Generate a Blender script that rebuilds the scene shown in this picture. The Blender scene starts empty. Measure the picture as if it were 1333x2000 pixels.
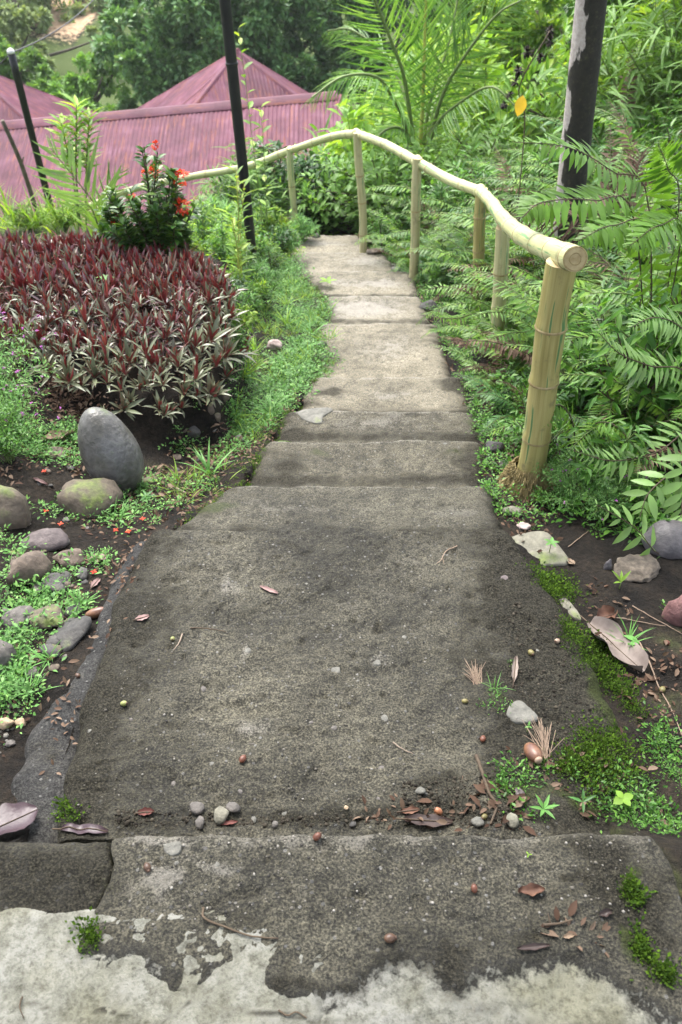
import bpy, math, random
import numpy as np
from mathutils import Vector, Matrix

SC = bpy.context.scene
COL = SC.collection
rnd = random.Random(7)
R = math.radians

# ------------------------------------------------------------------ camera
PITCH, CAMZ, FPX = R(39.0), 1.65, 1614.0
cam_d = bpy.data.cameras.new('camera')
cam = bpy.data.objects.new('camera', cam_d)
COL.objects.link(cam)
cam.location = (0, 0, CAMZ)
cam.rotation_euler = (math.pi / 2 - PITCH, 0, 0)
cam_d.sensor_fit = 'VERTICAL'
cam_d.sensor_height = 15.0
cam_d.lens = 15.0 * FPX / 2000.0
cam_d.clip_start = 0.05
cam_d.clip_end = 600
cam_d.dof.use_dof = True
cam_d.dof.focus_distance = 2.55
cam_d.dof.aperture_fstop = 2.1
SC.camera = cam

# ------------------------------------------------------------------ light
SUN_EL, SUN_AZ = R(62), R(-25)          # azimuth from +Y towards +X
w = bpy.data.worlds.new('World')
SC.world = w
w.use_nodes = True
nt = w.node_tree
bg = nt.nodes['Background']
sky = nt.nodes.new('ShaderNodeTexSky')
sky.sky_type = 'NISHITA'
sky.sun_disc = False
sky.sun_elevation = SUN_EL
sky.sun_rotation = SUN_AZ
sky.air_density = 1.0
sky.dust_density = 4.0
sky.ozone_density = 0.6
hsv = nt.nodes.new('ShaderNodeHueSaturation'); hsv.inputs['Saturation'].default_value = .42
nt.links.new(sky.outputs[0], hsv.inputs['Color']); nt.links.new(hsv.outputs[0], bg.inputs[0])
bg.inputs[1].default_value = 0.15
sun_d = bpy.data.lights.new('sun', 'SUN')
sun_d.energy = 1.5
sun_d.angle = R(35)
sun_d.color = (1.0, 0.96, 0.9)
sun = bpy.data.objects.new('sun', sun_d)
COL.objects.link(sun)
sd = Vector((math.sin(SUN_AZ) * math.cos(SUN_EL), math.cos(SUN_AZ) * math.cos(SUN_EL), math.sin(SUN_EL)))
sun.rotation_euler = sd.to_track_quat('Z', 'Y').to_euler()
SC.view_settings.view_transform = 'Standard'
SC.view_settings.look = 'None'
SC.view_settings.exposure = 2.05
SC.view_settings.gamma = 1.0
SC.render.engine = 'CYCLES'
SC.cycles.max_bounces = 6
SC.cycles.diffuse_bounces = 2
SC.cycles.glossy_bounces = 2
SC.cycles.transmission_bounces = 4
SC.cycles.transparent_max_bounces = 4
SC.cycles.use_denoising = True

# ------------------------------------------------------------------ survey helpers
def ray(u, v):
    dx, dy = (u - 666.5) / FPX, (1000 - v) / FPX
    c, s = math.cos(PITCH), math.sin(PITCH)
    return Vector((dx, c + s * dy, -s + c * dy))
def at_z(u, v, z):
    d = ray(u, v); t = (z - CAMZ) / d.z
    return Vector((0, 0, CAMZ)) + d * t
def at_y(u, v, y):
    d = ray(u, v)
    return Vector((0, 0, CAMZ)) + d * (y / d.y)

# ------------------------------------------------------------------ noise (numpy)
def _h(ix, iy, s):
    n = (ix * 374761393 + iy * 668265263 + s * 974634777) & 0xffffffff
    n = ((n ^ (n >> 13)) * 1274126177) & 0xffffffff
    n = n ^ (n >> 16)
    return (n & 0xffffff) / float(0xffffff)
def vnoise(x, y, s=0):
    x = np.asarray(x, float); y = np.asarray(y, float)
    ix = np.floor(x).astype(np.int64); iy = np.floor(y).astype(np.int64)
    fx = x - ix; fy = y - iy
    fx = fx * fx * (3 - 2 * fx); fy = fy * fy * (3 - 2 * fy)
    a = _h(ix, iy, s); b = _h(ix + 1, iy, s); c = _h(ix, iy + 1, s); d = _h(ix + 1, iy + 1, s)
    return (a * (1 - fx) + b * fx) * (1 - fy) + (c * (1 - fx) + d * fx) * fy
def fbm(x, y, oct=4, s=0, gain=.5):
    t = 0; a = 1; n = 0
    for i in range(oct):
        t = t + a * (vnoise(x * 2 ** i + 17.3 * i, y * 2 ** i - 9.1 * i, s + i) - .5); n += a; a *= gain
    return t / n * 2          # about -1..1
def sstep(a, b, x):
    t = np.clip((np.asarray(x, float) - a) / (b - a), 0, 1)
    return t * t * (3 - 2 * t)
def in_poly(px, py, poly):
    px = np.asarray(px, float); py = np.asarray(py, float)
    r = np.zeros(px.shape, bool); n = len(poly)
    for i in range(n):
        x1, y1 = poly[i]; x2, y2 = poly[(i + 1) % n]
        if y1 == y2: continue
        c = ((y1 > py) != (y2 > py)) & (px < (x2 - x1) * (py - y1) / (y2 - y1) + x1)
        r ^= c
    return r
def poly_dist(px, py, poly):
    px = np.asarray(px, float); py = np.asarray(py, float)
    d = np.full(px.shape, 1e9); n = len(poly)
    for i in range(n):
        a = np.array(poly[i][:2]); b = np.array(poly[(i + 1) % n][:2]); ab = b - a
        t = np.clip(((px - a[0]) * ab[0] + (py - a[1]) * ab[1]) / max(ab @ ab, 1e-9), 0, 1)
        d = np.minimum(d, np.hypot(px - a[0] - t * ab[0], py - a[1] - t * ab[1]))
    return d

# ------------------------------------------------------------------ path profile (tread ends, measured)
# photo row of each tread end, its height, left and right edge columns
NOS = [(1615, 0.00, -40, 1290),
       (1035, -0.235, 285, 1000),
       (945, -0.335, 440, 965),
       (858, -0.47, 505, 955),
       (800, -0.57, 548, 940),
       (735, -0.72, 606, 915),
       (630, -0.96, 616, 862),
       (575, -1.10, 630, 832),
       (528, -1.22, 590, 812),
       (492, -1.36, 560, 752),
       (458, -1.50, 530, 705)]
DROP = [0.175, 0.012, 0.11, 0.10, 0.06, 0.12, 0.12, 0.08, 0.07, 0.06, 0.05]
NW = []                               # (y, z, xL, xR)
for v, z, a, b in NOS:
    m = at_z((a + b) / 2, v, z)
    NW.append((m.y, z, at_z(a, v, z).x, at_z(b, v, z).x))
PY = np.array([n[0] for n in NW]); PZ = np.array([n[1] for n in NW])
PL = np.array([n[2] for n in NW]); PR = np.array([n[3] for n in NW])
GY = np.array([-6, 0.3, .95, 1.1] + list(PY[1:] + .05) + [10.2, 12, 14, 17, 22, 30, 40, 50, 62, 90, 160])
GZ = np.array([.05, 0.0, -.03, -.18] + list(PZ[1:] - .03) + [-2.1, -3.3, -4.9, -6.4, -7.0, -7.0, -6.3, -3.5, -1, 1.5, 1.5])
def BED():
    return [tuple(at_z(u, v, -.18).xy) for u, v in
            [(-420, 620), (40, 680), (180, 725), (310, 745), (405, 710), (440, 655), (462, 590), (458, 540), (425, 512), (380, 482), (330, 470), (150, 466), (-420, 470)]]
BEDP = BED()
BEDZ = -.30
def Hg(x, y):
    x = np.asarray(x, float); y = np.asarray(y, float)
    zp = np.interp(y, GY, GZ)
    yc = np.clip(y, PY[0], PY[-1])
    xl = np.interp(yc, PY, PL); xr = np.interp(yc, PY, PR)
    near = 1 - sstep(8.6, 10.5, y)
    dl = np.clip(xl - x, 0, None); dr = np.clip(x - xr, 0, None)
    # under the path the soil lies a bit below the slabs
    ins = (x > xl + .035) & (x < xr - .035) & (y < PY[-1] + .2)
    h = zp - .035
    # left: rises to the planting bed near, falls away behind it
    lev = np.interp(y, [0, 1.2, 2.4, 3.2, 5.0, 5.6, 7, 9], [-.22, -.22, -.24, -.29, -.31, -.65, -1.1, -1.7])
    tl = sstep(.25, 1.15, dl) * near
    h = np.where(dl > 0, h * (1 - tl) + np.maximum(lev, h) * tl - .02 * sstep(0, .12, dl) * near, h)
    h = h + np.where(dl > .2, .16 * sstep(.5, 1.4, dl) * (1 - sstep(2.2, 3.1, y)) * sstep(.9, 1.5, y), 0)
    # right: shoulder, then a bank
    h = h - .03 * sstep(0, .15, dr) * near + np.where(dr > 0, .28 * np.clip(dr - .9, 0, 5) * sstep(2, 6, y) * (1 - sstep(16, 30, y)), 0)
    # bed with an edge
    ib = in_poly(x, y, BEDP); pd = poly_dist(x, y, BEDP)
    sgn = np.where(ib, pd, -pd)
    kb = sstep(-.05, .06, sgn)
    h = np.where(sgn > -.3, h * (1 - kb) + np.maximum(h, BEDZ) * kb, h)
    # far valley side to the right is higher, to the left a clearing
    h = h + sstep(9, 16, y) * (1 - sstep(40, 70, y)) * np.clip(x * .22, 0, 3.5)
    h = h + fbm(x * 1.3, y * 1.3, 3, 5) * .05 * np.where(ins, 0, 1) * (1 + sstep(9, 30, y) * 8)
    h = h + fbm(x * 9, y * 9, 4, 9, .65) * .022
    h = np.where(ins, h - .16, h)
    return h
def hz(x, y): return float(Hg(np.array([x]), np.array([y]))[0])
def g(u, v, tmin=.6):
    d = ray(u, v)
    ts = np.concatenate([np.arange(tmin, 12, .02), np.arange(12, 90, .25)])
    X = d.x * ts; Y = d.y * ts; Z = CAMZ + d.z * ts
    hit = np.nonzero(Z <= Hg(X, Y))[0]
    i = hit[0] if len(hit) else len(ts) - 1
    return Vector((X[i], Y[i], hz(X[i], Y[i])))
# visible top of slab or soil
def gs(u, v):
    p = g(u, v)
    for k in range(len(NW)):
        pass
    return p

# ------------------------------------------------------------------ mesh helpers
def mesh(name, V, F, mats=None, smooth=False, mi=None, uv=None, col=None):
    """V (n,3); F list of arrays, one per polygon size"""
    V = np.asarray(V, np.float32).reshape(-1, 3)
    if isinstance(F, np.ndarray): F = [F]
    F = [np.asarray(f, np.int32) for f in F if len(f)]
    me = bpy.data.meshes.new(name)
    me.vertices.add(len(V)); me.vertices.foreach_set('co', V.ravel())
    li = np.concatenate([f.ravel() for f in F]); sizes = np.concatenate([np.full(len(f), f.shape[1], np.int32) for f in F])
    me.loops.add(len(li)); me.loops.foreach_set('vertex_index', li)
    me.polygons.add(len(sizes))
    st = np.zeros(len(sizes), np.int32); st[1:] = np.cumsum(sizes)[:-1]
    me.polygons.foreach_set('loop_start', st)
    if smooth: me.polygons.foreach_set('use_smooth', np.ones(len(sizes), bool))
    for m in (mats or []): me.materials.append(m)
    if mi is not None: me.polygons.foreach_set('material_index', np.asarray(mi, np.int32))
    if uv is not None:
        ul = me.uv_layers.new(name='UVMap'); ul.data.foreach_set('uv', np.asarray(uv, np.float32)[li].ravel())
    if col is not None:
        a = me.color_attributes.new('mask', 'FLOAT_COLOR', 'POINT')
        col = np.asarray(col); c = np.zeros((len(V), 4), np.float32); c[:, :col.shape[1]] = col
        a.data.foreach_set('color', c.ravel())
    me.update(calc_edges=True); me.validate()
    return me
def obj(name, me, parent=None, loc=None, rot=None, scale=None, label=None, cat=None, group=None, kind=None, mw=None):
    o = bpy.data.objects.new(name, me); COL.objects.link(o)
    if parent: o.parent = parent
    if mw is not None: o.matrix_basis = mw
    else:
        if loc is not None: o.location = loc
        if rot is not None: o.rotation_euler = rot
        if scale is not None: o.scale = scale if hasattr(scale, '__len__') else (scale,) * 3
    if label: o['label'] = label
    if cat: o['category'] = cat
    if group: o['group'] = group
    if kind: o['kind'] = kind
    return o
def thing(name, label, cat, loc=(0, 0, 0), rz=0, group=None, scale=None, rot=None):
    return obj(name, None, None, loc, rot or (0, 0, rz), scale, label, cat, group)
def dup(root, loc=None, rot=None, scale=None, label=None, group=None):
    r = root.copy(); COL.objects.link(r)
    if loc is not None: r.location = loc
    if rot is not None: r.rotation_euler = rot
    if scale is not None: r.scale = scale if hasattr(scale, '__len__') else (scale,) * 3
    if label: r['label'] = label
    if group: r['group'] = group
    for ch in root.children:
        c = ch.copy(); COL.objects.link(c); c.parent = r
        for gg in ch.children:
            d = gg.copy(); COL.objects.link(d); d.parent = c
    return r
class MB:
    def __init__(s): s.V = []; s.F3 = []; s.F4 = []; s.M3 = []; s.M4 = []; s.UV = []; s.n = 0
    def add(s, V, F, mi=0, uv=None):
        V = np.asarray(V, float).reshape(-1, 3)
        if not isinstance(F, (list, tuple)): F = [F]
        for f in F:
            f = np.asarray(f, np.int64)
            if not len(f): continue
            if f.shape[1] == 3: s.F3.append(f + s.n); s.M3.append(np.full(len(f), mi))
            else: s.F4.append(f + s.n); s.M4.append(np.full(len(f), mi))
        s.V.append(V); s.UV.append(np.zeros((len(V), 2)) if uv is None else np.asarray(uv, float)); s.n += len(V)
        return s
    def mesh(s, name, mats, smooth=False):
        F = []; M = []
        if s.F3: F.append(np.concatenate(s.F3)); M.append(np.concatenate(s.M3))
        if s.F4: F.append(np.concatenate(s.F4)); M.append(np.concatenate(s.M4))
        return mesh(name, np.concatenate(s.V), F, mats, smooth, np.concatenate(M), np.concatenate(s.UV))
def gridF(nx, ny, off=0, wrap=False):
    i = np.arange(nx if wrap else nx - 1); j = np.arange(ny - 1)
    I, J = np.meshgrid(i, j)
    I = I.ravel(); J = J.ravel(); I2 = (I + 1) % nx
    return np.stack([J * nx + I, J * nx + I2, (J + 1) * nx + I2, (J + 1) * nx + I], 1) + off
def frames(P):
    P = np.asarray(P, float)
    T = np.gradient(P, axis=0); T /= np.linalg.norm(T, axis=1, keepdims=True) + 1e-12
    up = np.array([0, 0, 1.0]) if abs(T[0, 2]) < .9 else np.array([1.0, 0, 0])
    A = np.zeros_like(P); a = up - T[0] * (up @ T[0]); a /= np.linalg.norm(a)
    for i in range(len(P)):
        a = a - T[i] * (a @ T[i]); a /= np.linalg.norm(a) + 1e-12; A[i] = a
    return T, A, np.cross(T, A)
def tube(P, rad, seg=8, caps=True):
    P = np.asarray(P, float); n = len(P)
    rad = np.broadcast_to(np.asarray(rad, float), (n,))
    T, A, B = frames(P)
    th = np.arange(seg) * 2 * math.pi / seg
    V = P[:, None, :] + rad[:, None, None] * (np.cos(th)[None, :, None] * A[:, None, :] + np.sin(th)[None, :, None] * B[:, None, :])
    L = np.concatenate([[0], np.cumsum(np.linalg.norm(np.diff(P, axis=0), axis=1))])
    UV = np.stack(np.broadcast_arrays(np.minimum(th, 2 * math.pi - th)[None, :] / math.pi, L[:, None]), -1).reshape(-1, 2)
    F = [gridF(seg, n, 0, True)]
    V = V.reshape(-1, 3)
    if caps:
        V = np.concatenate([V, P[:1], P[-1:]]); UV = np.concatenate([UV, [[0, 0], [0, L[-1]]]])
        k = np.arange(seg); k2 = (k + 1) % seg; c0 = n * seg; b = (n - 1) * seg
        F.append(np.concatenate([np.stack([k2, k, np.full(seg, c0)], 1), np.stack([b + k, b + k2, np.full(seg, c0 + 1)], 1)]))
    return V, F, UV
def spline(pts, n):
    P = np.asarray([tuple(p) for p in pts], float); m = len(P)
    Q = np.concatenate([[2 * P[0] - P[1]], P, [2 * P[-1] - P[-2]]])
    out = []
    for t in np.linspace(0, m - 1, n):
        i = min(int(t), m - 2); f = t - i
        a, b, c, d = Q[i], Q[i + 1], Q[i + 2], Q[i + 3]
        out.append(.5 * (2 * b + (c - a) * f + (2 * a - 5 * b + 4 * c - d) * f * f + (3 * b - a - 3 * c + d) * f ** 3))
    return np.array(out)
def place(tmpl, pos, X, Y, Z, scl):
    """copies of a template (V, [F]) with axes X,Y,Z (n,3) scaled by scl (n,) or (n,3)"""
    V0, F0 = tmpl
    V0 = np.asarray(V0, float); n = len(pos)
    scl = np.asarray(scl, float)
    if scl.ndim == 1: scl = np.repeat(scl[:, None], 3, 1)
    V = (pos[:, None, :] + V0[None, :, 0, None] * (X * scl[:, :1])[:, None, :] + V0[None, :, 1, None] * (Y * scl[:, 1:2])[:, None, :]
         + V0[None, :, 2, None] * (Z * scl[:, 2:3])[:, None, :]).reshape(-1, 3)
    off = (np.arange(n) * len(V0))[:, None, None]
    return V, [(np.asarray(f)[None] + off).reshape(-1, f.shape[1]) for f in F0]
def nrm(a): return a / (np.linalg.norm(a, axis=-1, keepdims=True) + 1e-12)
def axes(d, up=(0, 0, 1.0), roll=None):
    """leaf axes: Y along d, Z roughly up"""
    Y = nrm(np.asarray(d, float)); up = np.broadcast_to(np.asarray(up, float), Y.shape)
    X = nrm(np.cross(Y, up) + 1e-6); Z = np.cross(X, Y)
    if roll is not None:
        c = np.cos(roll)[:, None]; s = np.sin(roll)[:, None]
        X, Z = X * c + Z * s, Z * c - X * s
    return X, Y, Z

# leaf templates: length 1 along Y, width per w
def leaf_t(w=.4, fold=.12, droop=.15, seg=2, base=.12, peak=.45):
    ys = np.linspace(0, 1, seg + 2)
    V = []; 
    for y in ys:
        hw = w / 2 * (math.sin(math.pi * min(1, (y / peak) * .5 if y < peak else .5 + (y - peak) / (1 - peak) * .5))) ** .8 if 0 < y < 1 else 0
        z = -droop * y * y
        V.append((y, hw, z))
    P = []; F3 = []; F4 = []
    P.append((0, 0, 0)); prev = None
    for (y, hw, z) in V[1:-1]:
        b = len(P); P += [(-hw, y, z + fold * hw * 2), (0, y, z), (hw, y, z + fold * hw * 2)]
        if prev is None: F3 += [(0, b + 1, b), (0, b + 2, b + 1)]
        else: F4 += [(prev, prev + 1, b + 1, b), (prev + 1, prev + 2, b + 2, b + 1)]
        prev = b
    P.append((0, 1, -droop)); t = len(P) - 1
    F3 += [(prev, prev + 1, t), (prev + 1, prev + 2, t)]
    F = [np.array(F3)]
    if F4: F.append(np.array(F4))
    return np.array(P), F
T_OVAL = leaf_t(.48, .15, .12, 1)
T_OVAL2 = leaf_t(.42, .18, .18, 2)
T_LANCE = leaf_t(.24, .2, .2, 2, peak=.35)
T_SLIM = leaf_t(.11, .2, .35, 3, peak=.3)
T_DOT = leaf_t(.62, .1, .05, 1)
T_GRASS = leaf_t(.05, .1, .5, 3, peak=.2)

# ------------------------------------------------------------------ materials
def newmat(name):
    m = bpy.data.materials.new(name); m.use_nodes = True
    t = m.node_tree; b = t.nodes['Principled BSDF']
    return m, t, b
def nd(t, typ, ins=None, **kw):
    n = t.nodes.new(typ)
    for k, v in kw.items(): setattr(n, k, v)
    for k, v in (ins or {}).items():
        if hasattr(v, 'is_output') : t.links.new(v, n.inputs[k])
        else: n.inputs[k].default_value = v
    return n
def ramp(t, fac, stops, interp='LINEAR'):
    n = t.nodes.new('ShaderNodeValToRGB'); n.color_ramp.interpolation = interp
    e = n.color_ramp.elements
    while len(e) < len(stops): e.new(.5)
    for i, (p, c) in enumerate(stops):
        e[i].position = p; e[i].color = (*c, 1) if len(c) == 3 else c
    t.links.new(fac, n.inputs[0]); return n.outputs[0]
def mix(t, fac, a, b, mode='MIX'):
    n = t.nodes.new('ShaderNodeMix'); n.data_type = 'RGBA'; n.blend_type = mode
    for i, v in ((0, fac), (6, a), (7, b)):
        if hasattr(v, 'is_output'): t.links.new(v, n.inputs[i])
        else: n.inputs[i].default_value = v if i == 0 else ((*v, 1) if len(v) == 3 else v)
    return n.outputs[2]
def mth(t, op, a, b=None, clamp=False):
    n = t.nodes.new('ShaderNodeMath'); n.operation = op; n.use_clamp = clamp
    for i, v in ((0, a), (1, b)):
        if v is None: continue
        if hasattr(v, 'is_output'): t.links.new(v, n.inputs[i])
        else: n.inputs[i].default_value = v
    return n.outputs[0]
def noise(t, vec, scale, detail=4, rough=.55, out=0):
    n = nd(t, 'ShaderNodeTexNoise', {'Scale': scale, 'Detail': detail, 'Roughness': rough})
    if vec is not None: t.links.new(vec, n.inputs['Vector'])
    return n.outputs[out]
def smooth01(t, x, a, b):
    n = nd(t, 'ShaderNodeMapRange', {'From Min': a, 'From Max': b}, interpolation_type='SMOOTHSTEP')
    t.links.new(x, n.inputs[0]); return n.outputs[0]
def pos(t): return t.nodes.new('ShaderNodeNewGeometry').outputs['Position']
def ocoord(t): return t.nodes.new('ShaderNodeTexCoord').outputs['Object']
def bump(t, b, h, strength=.4, dist=.01):
    n = nd(t, 'ShaderNodeBump', {'Strength': strength, 'Distance': dist}); t.links.new(h, n.inputs['Height'])
    t.links.new(n.outputs[0], b.inputs['Normal']); return n

def leafmat(name, cols, rough=.42, trans=.3, spec=.25, objvar=.25):
    cols = [tuple(x) for x in cols]
    cols = [(a * 1.0, b_ * 1.06, c_ * .72) if b_ > a and b_ > c_ else (a, b_, c_) for a, b_, c_ in cols]
    m, t, b = newmat(name)
    ge = t.nodes.new('ShaderNodeNewGeometry'); oi = t.nodes.new('ShaderNodeObjectInfo')
    n = len(cols)
    c = ramp(t, ge.outputs['Random Per Island'], [(i / (n - 1), k) for i, k in enumerate(cols)])
    v = mth(t, 'ADD', mth(t, 'MULTIPLY', oi.outputs['Random'], objvar * 2), 1 - objvar)
    hs = nd(t, 'ShaderNodeHueSaturation', {'Color': c, 'Value': v})
    nz = noise(t, ge.outputs['Position'], 14, 2)
    c2 = mix(t, .35, hs.outputs[0], ramp(t, nz, [(.3, (.35, .35, .35)), (.7, (1.3, 1.3, 1.2))]), 'MULTIPLY')
    t.links.new(c2, b.inputs['Base Color'])
    b.inputs['Roughness'].default_value = rough; b.inputs['Specular IOR Level'].default_value = spec
    tr = nd(t, 'ShaderNodeBsdfTranslucent'); 
    tc = mix(t, 1.0, c2, (1.25, 1.2, .55), 'MULTIPLY'); t.links.new(tc, tr.inputs[0])
    ms = nd(t, 'ShaderNodeMixShader', {0: trans}); t.links.new(b.outputs[0], ms.inputs[1]); t.links.new(tr.outputs[0], ms.inputs[2])
    t.links.new(ms.outputs[0], t.nodes['Material Output'].inputs[0])
    return m
def plain(name, c1, c2, scale=20, rough=.7, bmp=.2, bdist=.004, spec=.4, detail=5):
    m, t, b = newmat(name)
    oc = ocoord(t); n = noise(t, oc, scale, detail, .6)
    oi = t.nodes.new('ShaderNodeObjectInfo')
    c = ramp(t, n, [(.3, c1), (.7, c2)])
    v = mth(t, 'ADD', mth(t, 'MULTIPLY', oi.outputs['Random'], .3), .85)
    hs = nd(t, 'ShaderNodeHueSaturation', {'Color': c, 'Value': v})
    t.links.new(hs.outputs[0], b.inputs['Base Color']); b.inputs['Roughness'].default_value = rough
    b.inputs['Specular IOR Level'].default_value = spec
    bump(t, b, noise(t, oc, scale * 3, 4), bmp, bdist)
    return m

def concrete(name, dark, lite, grain=1.0, rough_mix=1.0):
    m, t, b = newmat(name)
    p = pos(t)
    at = nd(t, 'ShaderNodeVertexColor', layer_name='mask')
    sp = nd(t, 'ShaderNodeSeparateColor'); t.links.new(at.outputs[0], sp.inputs[0])
    big = noise(t, p, 2.6, 6, .62); med = noise(t, p, 15, 6, .65); mid = noise(t, p, 60, 5, .7); fine = noise(t, p, 185, 5, .7); grit = noise(t, p, 430, 2, .6)
    c = ramp(t, big, [(.34, dark), (.52, tuple((a + q) / 2 for a, q in zip(dark, lite))), (.68, lite)])
    c = mix(t, .8, c, ramp(t, med, [(.32, (.5, .5, .49)), (.5, (1, 1, 1)), (.70, (1.4, 1.39, 1.37))]), 'MULTIPLY')
    c = mix(t, .7 * rough_mix, c, ramp(t, mid, [(.34, (.55, .55, .54)), (.5, (1, 1, 1)), (.66, (1.4, 1.39, 1.36))]), 'MULTIPLY')
    c = mix(t, .85 * rough_mix, c, ramp(t, fine, [(.39, (.14, .14, .135)), (.5, (.92, .92, .9)), (.61, (2.5, 2.46, 2.36))]), 'MULTIPLY')
    vo = nd(t, 'ShaderNodeTexVoronoi', {'Scale': 85}); t.links.new(p, vo.inputs['Vector'])
    sel = nd(t, 'ShaderNodeSeparateColor'); t.links.new(vo.outputs['Color'], sel.inputs[0])
    ag = mth(t, 'MULTIPLY', smooth01(t, vo.outputs['Distance'], .42, .28), smooth01(t, sel.outputs[0], .91, .94))
    c = mix(t, mth(t, 'MULTIPLY', ag, .6), c, ramp(t, sel.outputs[1], [(0, (.05, .05, .052)), (.4, (.13, .13, .13)), (.8, (.22, .215, .2)), (1, (.34, .335, .32))]))
    irr = mth(t, 'SUBTRACT', mth(t, 'ADD', mth(t, 'MULTIPLY', med, .9), mth(t, 'MULTIPLY', fine, .5)), .7)
    pale = smooth01(t, mth(t, 'ADD', sp.outputs[2], mth(t, 'MULTIPLY', irr, 2.2)), .3, 1.0)
    c = mix(t, mth(t, 'MULTIPLY', pale, .75), c, mix(t, .7, (.25, .235, .205), ramp(t, fine, [(.36, (.5, .5, .5)), (.64, (1.4, 1.4, 1.4))]), 'MULTIPLY'))
    # exposed pale cement where the dark crust has worn off
    edge_n = mth(t, 'ADD', mth(t, 'MULTIPLY', mth(t, 'SUBTRACT', med, .5), .9), mth(t, 'MULTIPLY', mth(t, 'SUBTRACT', mid, .5), .7))
    al = mth(t, 'ADD', at.outputs['Alpha'], edge_n)
    cem = smooth01(t, al, .49, .53); rim = mth(t, 'MULTIPLY', smooth01(t, al, .25, .45), mth(t, 'SUBTRACT', 1.0, smooth01(t, al, .5, .75)))
    cc = ramp(t, med, [(.3, (.095, .095, .075)), (.5, (.165, .165, .142)), (.68, (.225, .225, .205))])
    cc = mix(t, .8, cc, ramp(t, big, [(.35, (.7, .68, .5)), (.5, (1, 1, .98)), (.65, (1.1, 1.1, 1.12))]), 'MULTIPLY')
    cc = mix(t, .7, cc, ramp(t, mid, [(.33, (.5, .49, .44)), (.5, (1, 1, 1)), (.68, (1.15, 1.15, 1.15))]), 'MULTIPLY')
    cc = mix(t, .6, cc, ramp(t, fine, [(.34, (.4, .4, .38)), (.5, (1, 1, 1)), (.66, (1.2, 1.2, 1.2))]), 'MULTIPLY')
    c = mix(t, cem, c, cc)
    c = mix(t, mth(t, 'MULTIPLY', rim, .75), c, (.022, .021, .017))
    stain = smooth01(t, mth(t, 'ADD', sp.outputs[0], mth(t, 'MULTIPLY', irr, 2.6)), .2, .9)
    c = mix(t, mth(t, 'MULTIPLY', stain, .88), c, mix(t, 1.0, (.023, .0215, .0165), ramp(t, fine, [(.36, (.3, .3, .3)), (.5, (1, 1, 1)), (.64, (2.8, 2.75, 2.5))]), 'MULTIPLY'))
    moss = smooth01(t, mth(t, 'ADD', sp.outputs[1], irr), .35, .8)
    c = mix(t, mth(t, 'MULTIPLY', moss, .7), c, ramp(t, fine, [(.3, (.014, .02, .006)), (.7, (.065, .085, .02))]))
    t.links.new(c, b.inputs['Base Color'])
    t.links.new(ramp(t, stain, [(0, (.35,) * 3), (1, (.14,) * 3)]), b.inputs['Specular IOR Level'])
    t.links.new(ramp(t, stain, [(0, (.72,) * 3), (1, (.8,) * 3)]), b.inputs['Roughness'])
    h = mth(t, 'ADD', mth(t, 'ADD', mth(t, 'MULTIPLY', fine, .9), mth(t, 'MULTIPLY', mid, 1.2)), mth(t, 'ADD', mth(t, 'MULTIPLY', grit, .35), mth(t, 'ADD', mth(t, 'MULTIPLY', ag, .35), mth(t, 'MULTIPLY', med, .8))))
    h = mth(t, 'MULTIPLY', h, mth(t, 'SUBTRACT', 1.0, mth(t, 'MULTIPLY', cem, .75)))
    bump(t, b, h, 1.0 * grain, .010)
    return m
M_CONC = concrete('weathered_concrete', (.030, .028, .020), (.102, .095, .071))
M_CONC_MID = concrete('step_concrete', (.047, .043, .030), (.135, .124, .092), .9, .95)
M_CONC_FAR = concrete('path_concrete', (.088, .079, .056), (.225, .203, .154), .7, .75)  # steps pale with distance: less moss, plus skylight put into the colour
M_APRON = concrete('dark_cement_skirt', (.015, .015, .015), (.045, .044, .042), .8)

def soilmat():
    m, t, b = newmat('soil')
    p = pos(t)
    at = nd(t, 'ShaderNodeVertexColor', layer_name='mask')
    sp = nd(t, 'ShaderNodeSeparateColor'); t.links.new(at.outputs[0], sp.inputs[0])
    n1 = noise(t, p, 5, 6, .6); n2 = noise(t, p, 60, 5, .65)
    c = ramp(t, n1, [(.35, (.007, .006, .005)), (.55, (.018, .0145, .011)), (.7, (.036, .029, .021))])
    c = mix(t, .8, c, ramp(t, n2, [(.3, (.4, .4, .4)), (.5, (1, 1, 1)), (.7, (2, 1.8, 1.6))]), 'MULTIPLY')
    ms = smooth01(t, mth(t, 'ADD', sp.outputs[1], mth(t, 'SUBTRACT', n1, .5)), .35, .7)
    c = mix(t, mth(t, 'MULTIPLY', ms, .8), c, ramp(t, n2, [(.3, (.02, .035, .01)), (.7, (.10, .15, .03))]))
    tn = smooth01(t, mth(t, 'ADD', sp.outputs[2], mth(t, 'SUBTRACT', n1, .5)), .4, .7)
    c = mix(t, tn, c, ramp(t, n1, [(.3, (.34, .22, .13)), (.7, (.52, .38, .25))]))
    t.links.new(c, b.inputs['Base Color']); b.inputs['Roughness'].default_value = .92
    b.inputs['Specular IOR Level'].default_value = .2
    bump(t, b, mth(t, 'ADD', n2, mth(t, 'MULTIPLY', noise(t, p, 180, 4, .6), .5)), .9, .02)
    return m
M_SOIL = soilmat()

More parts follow.
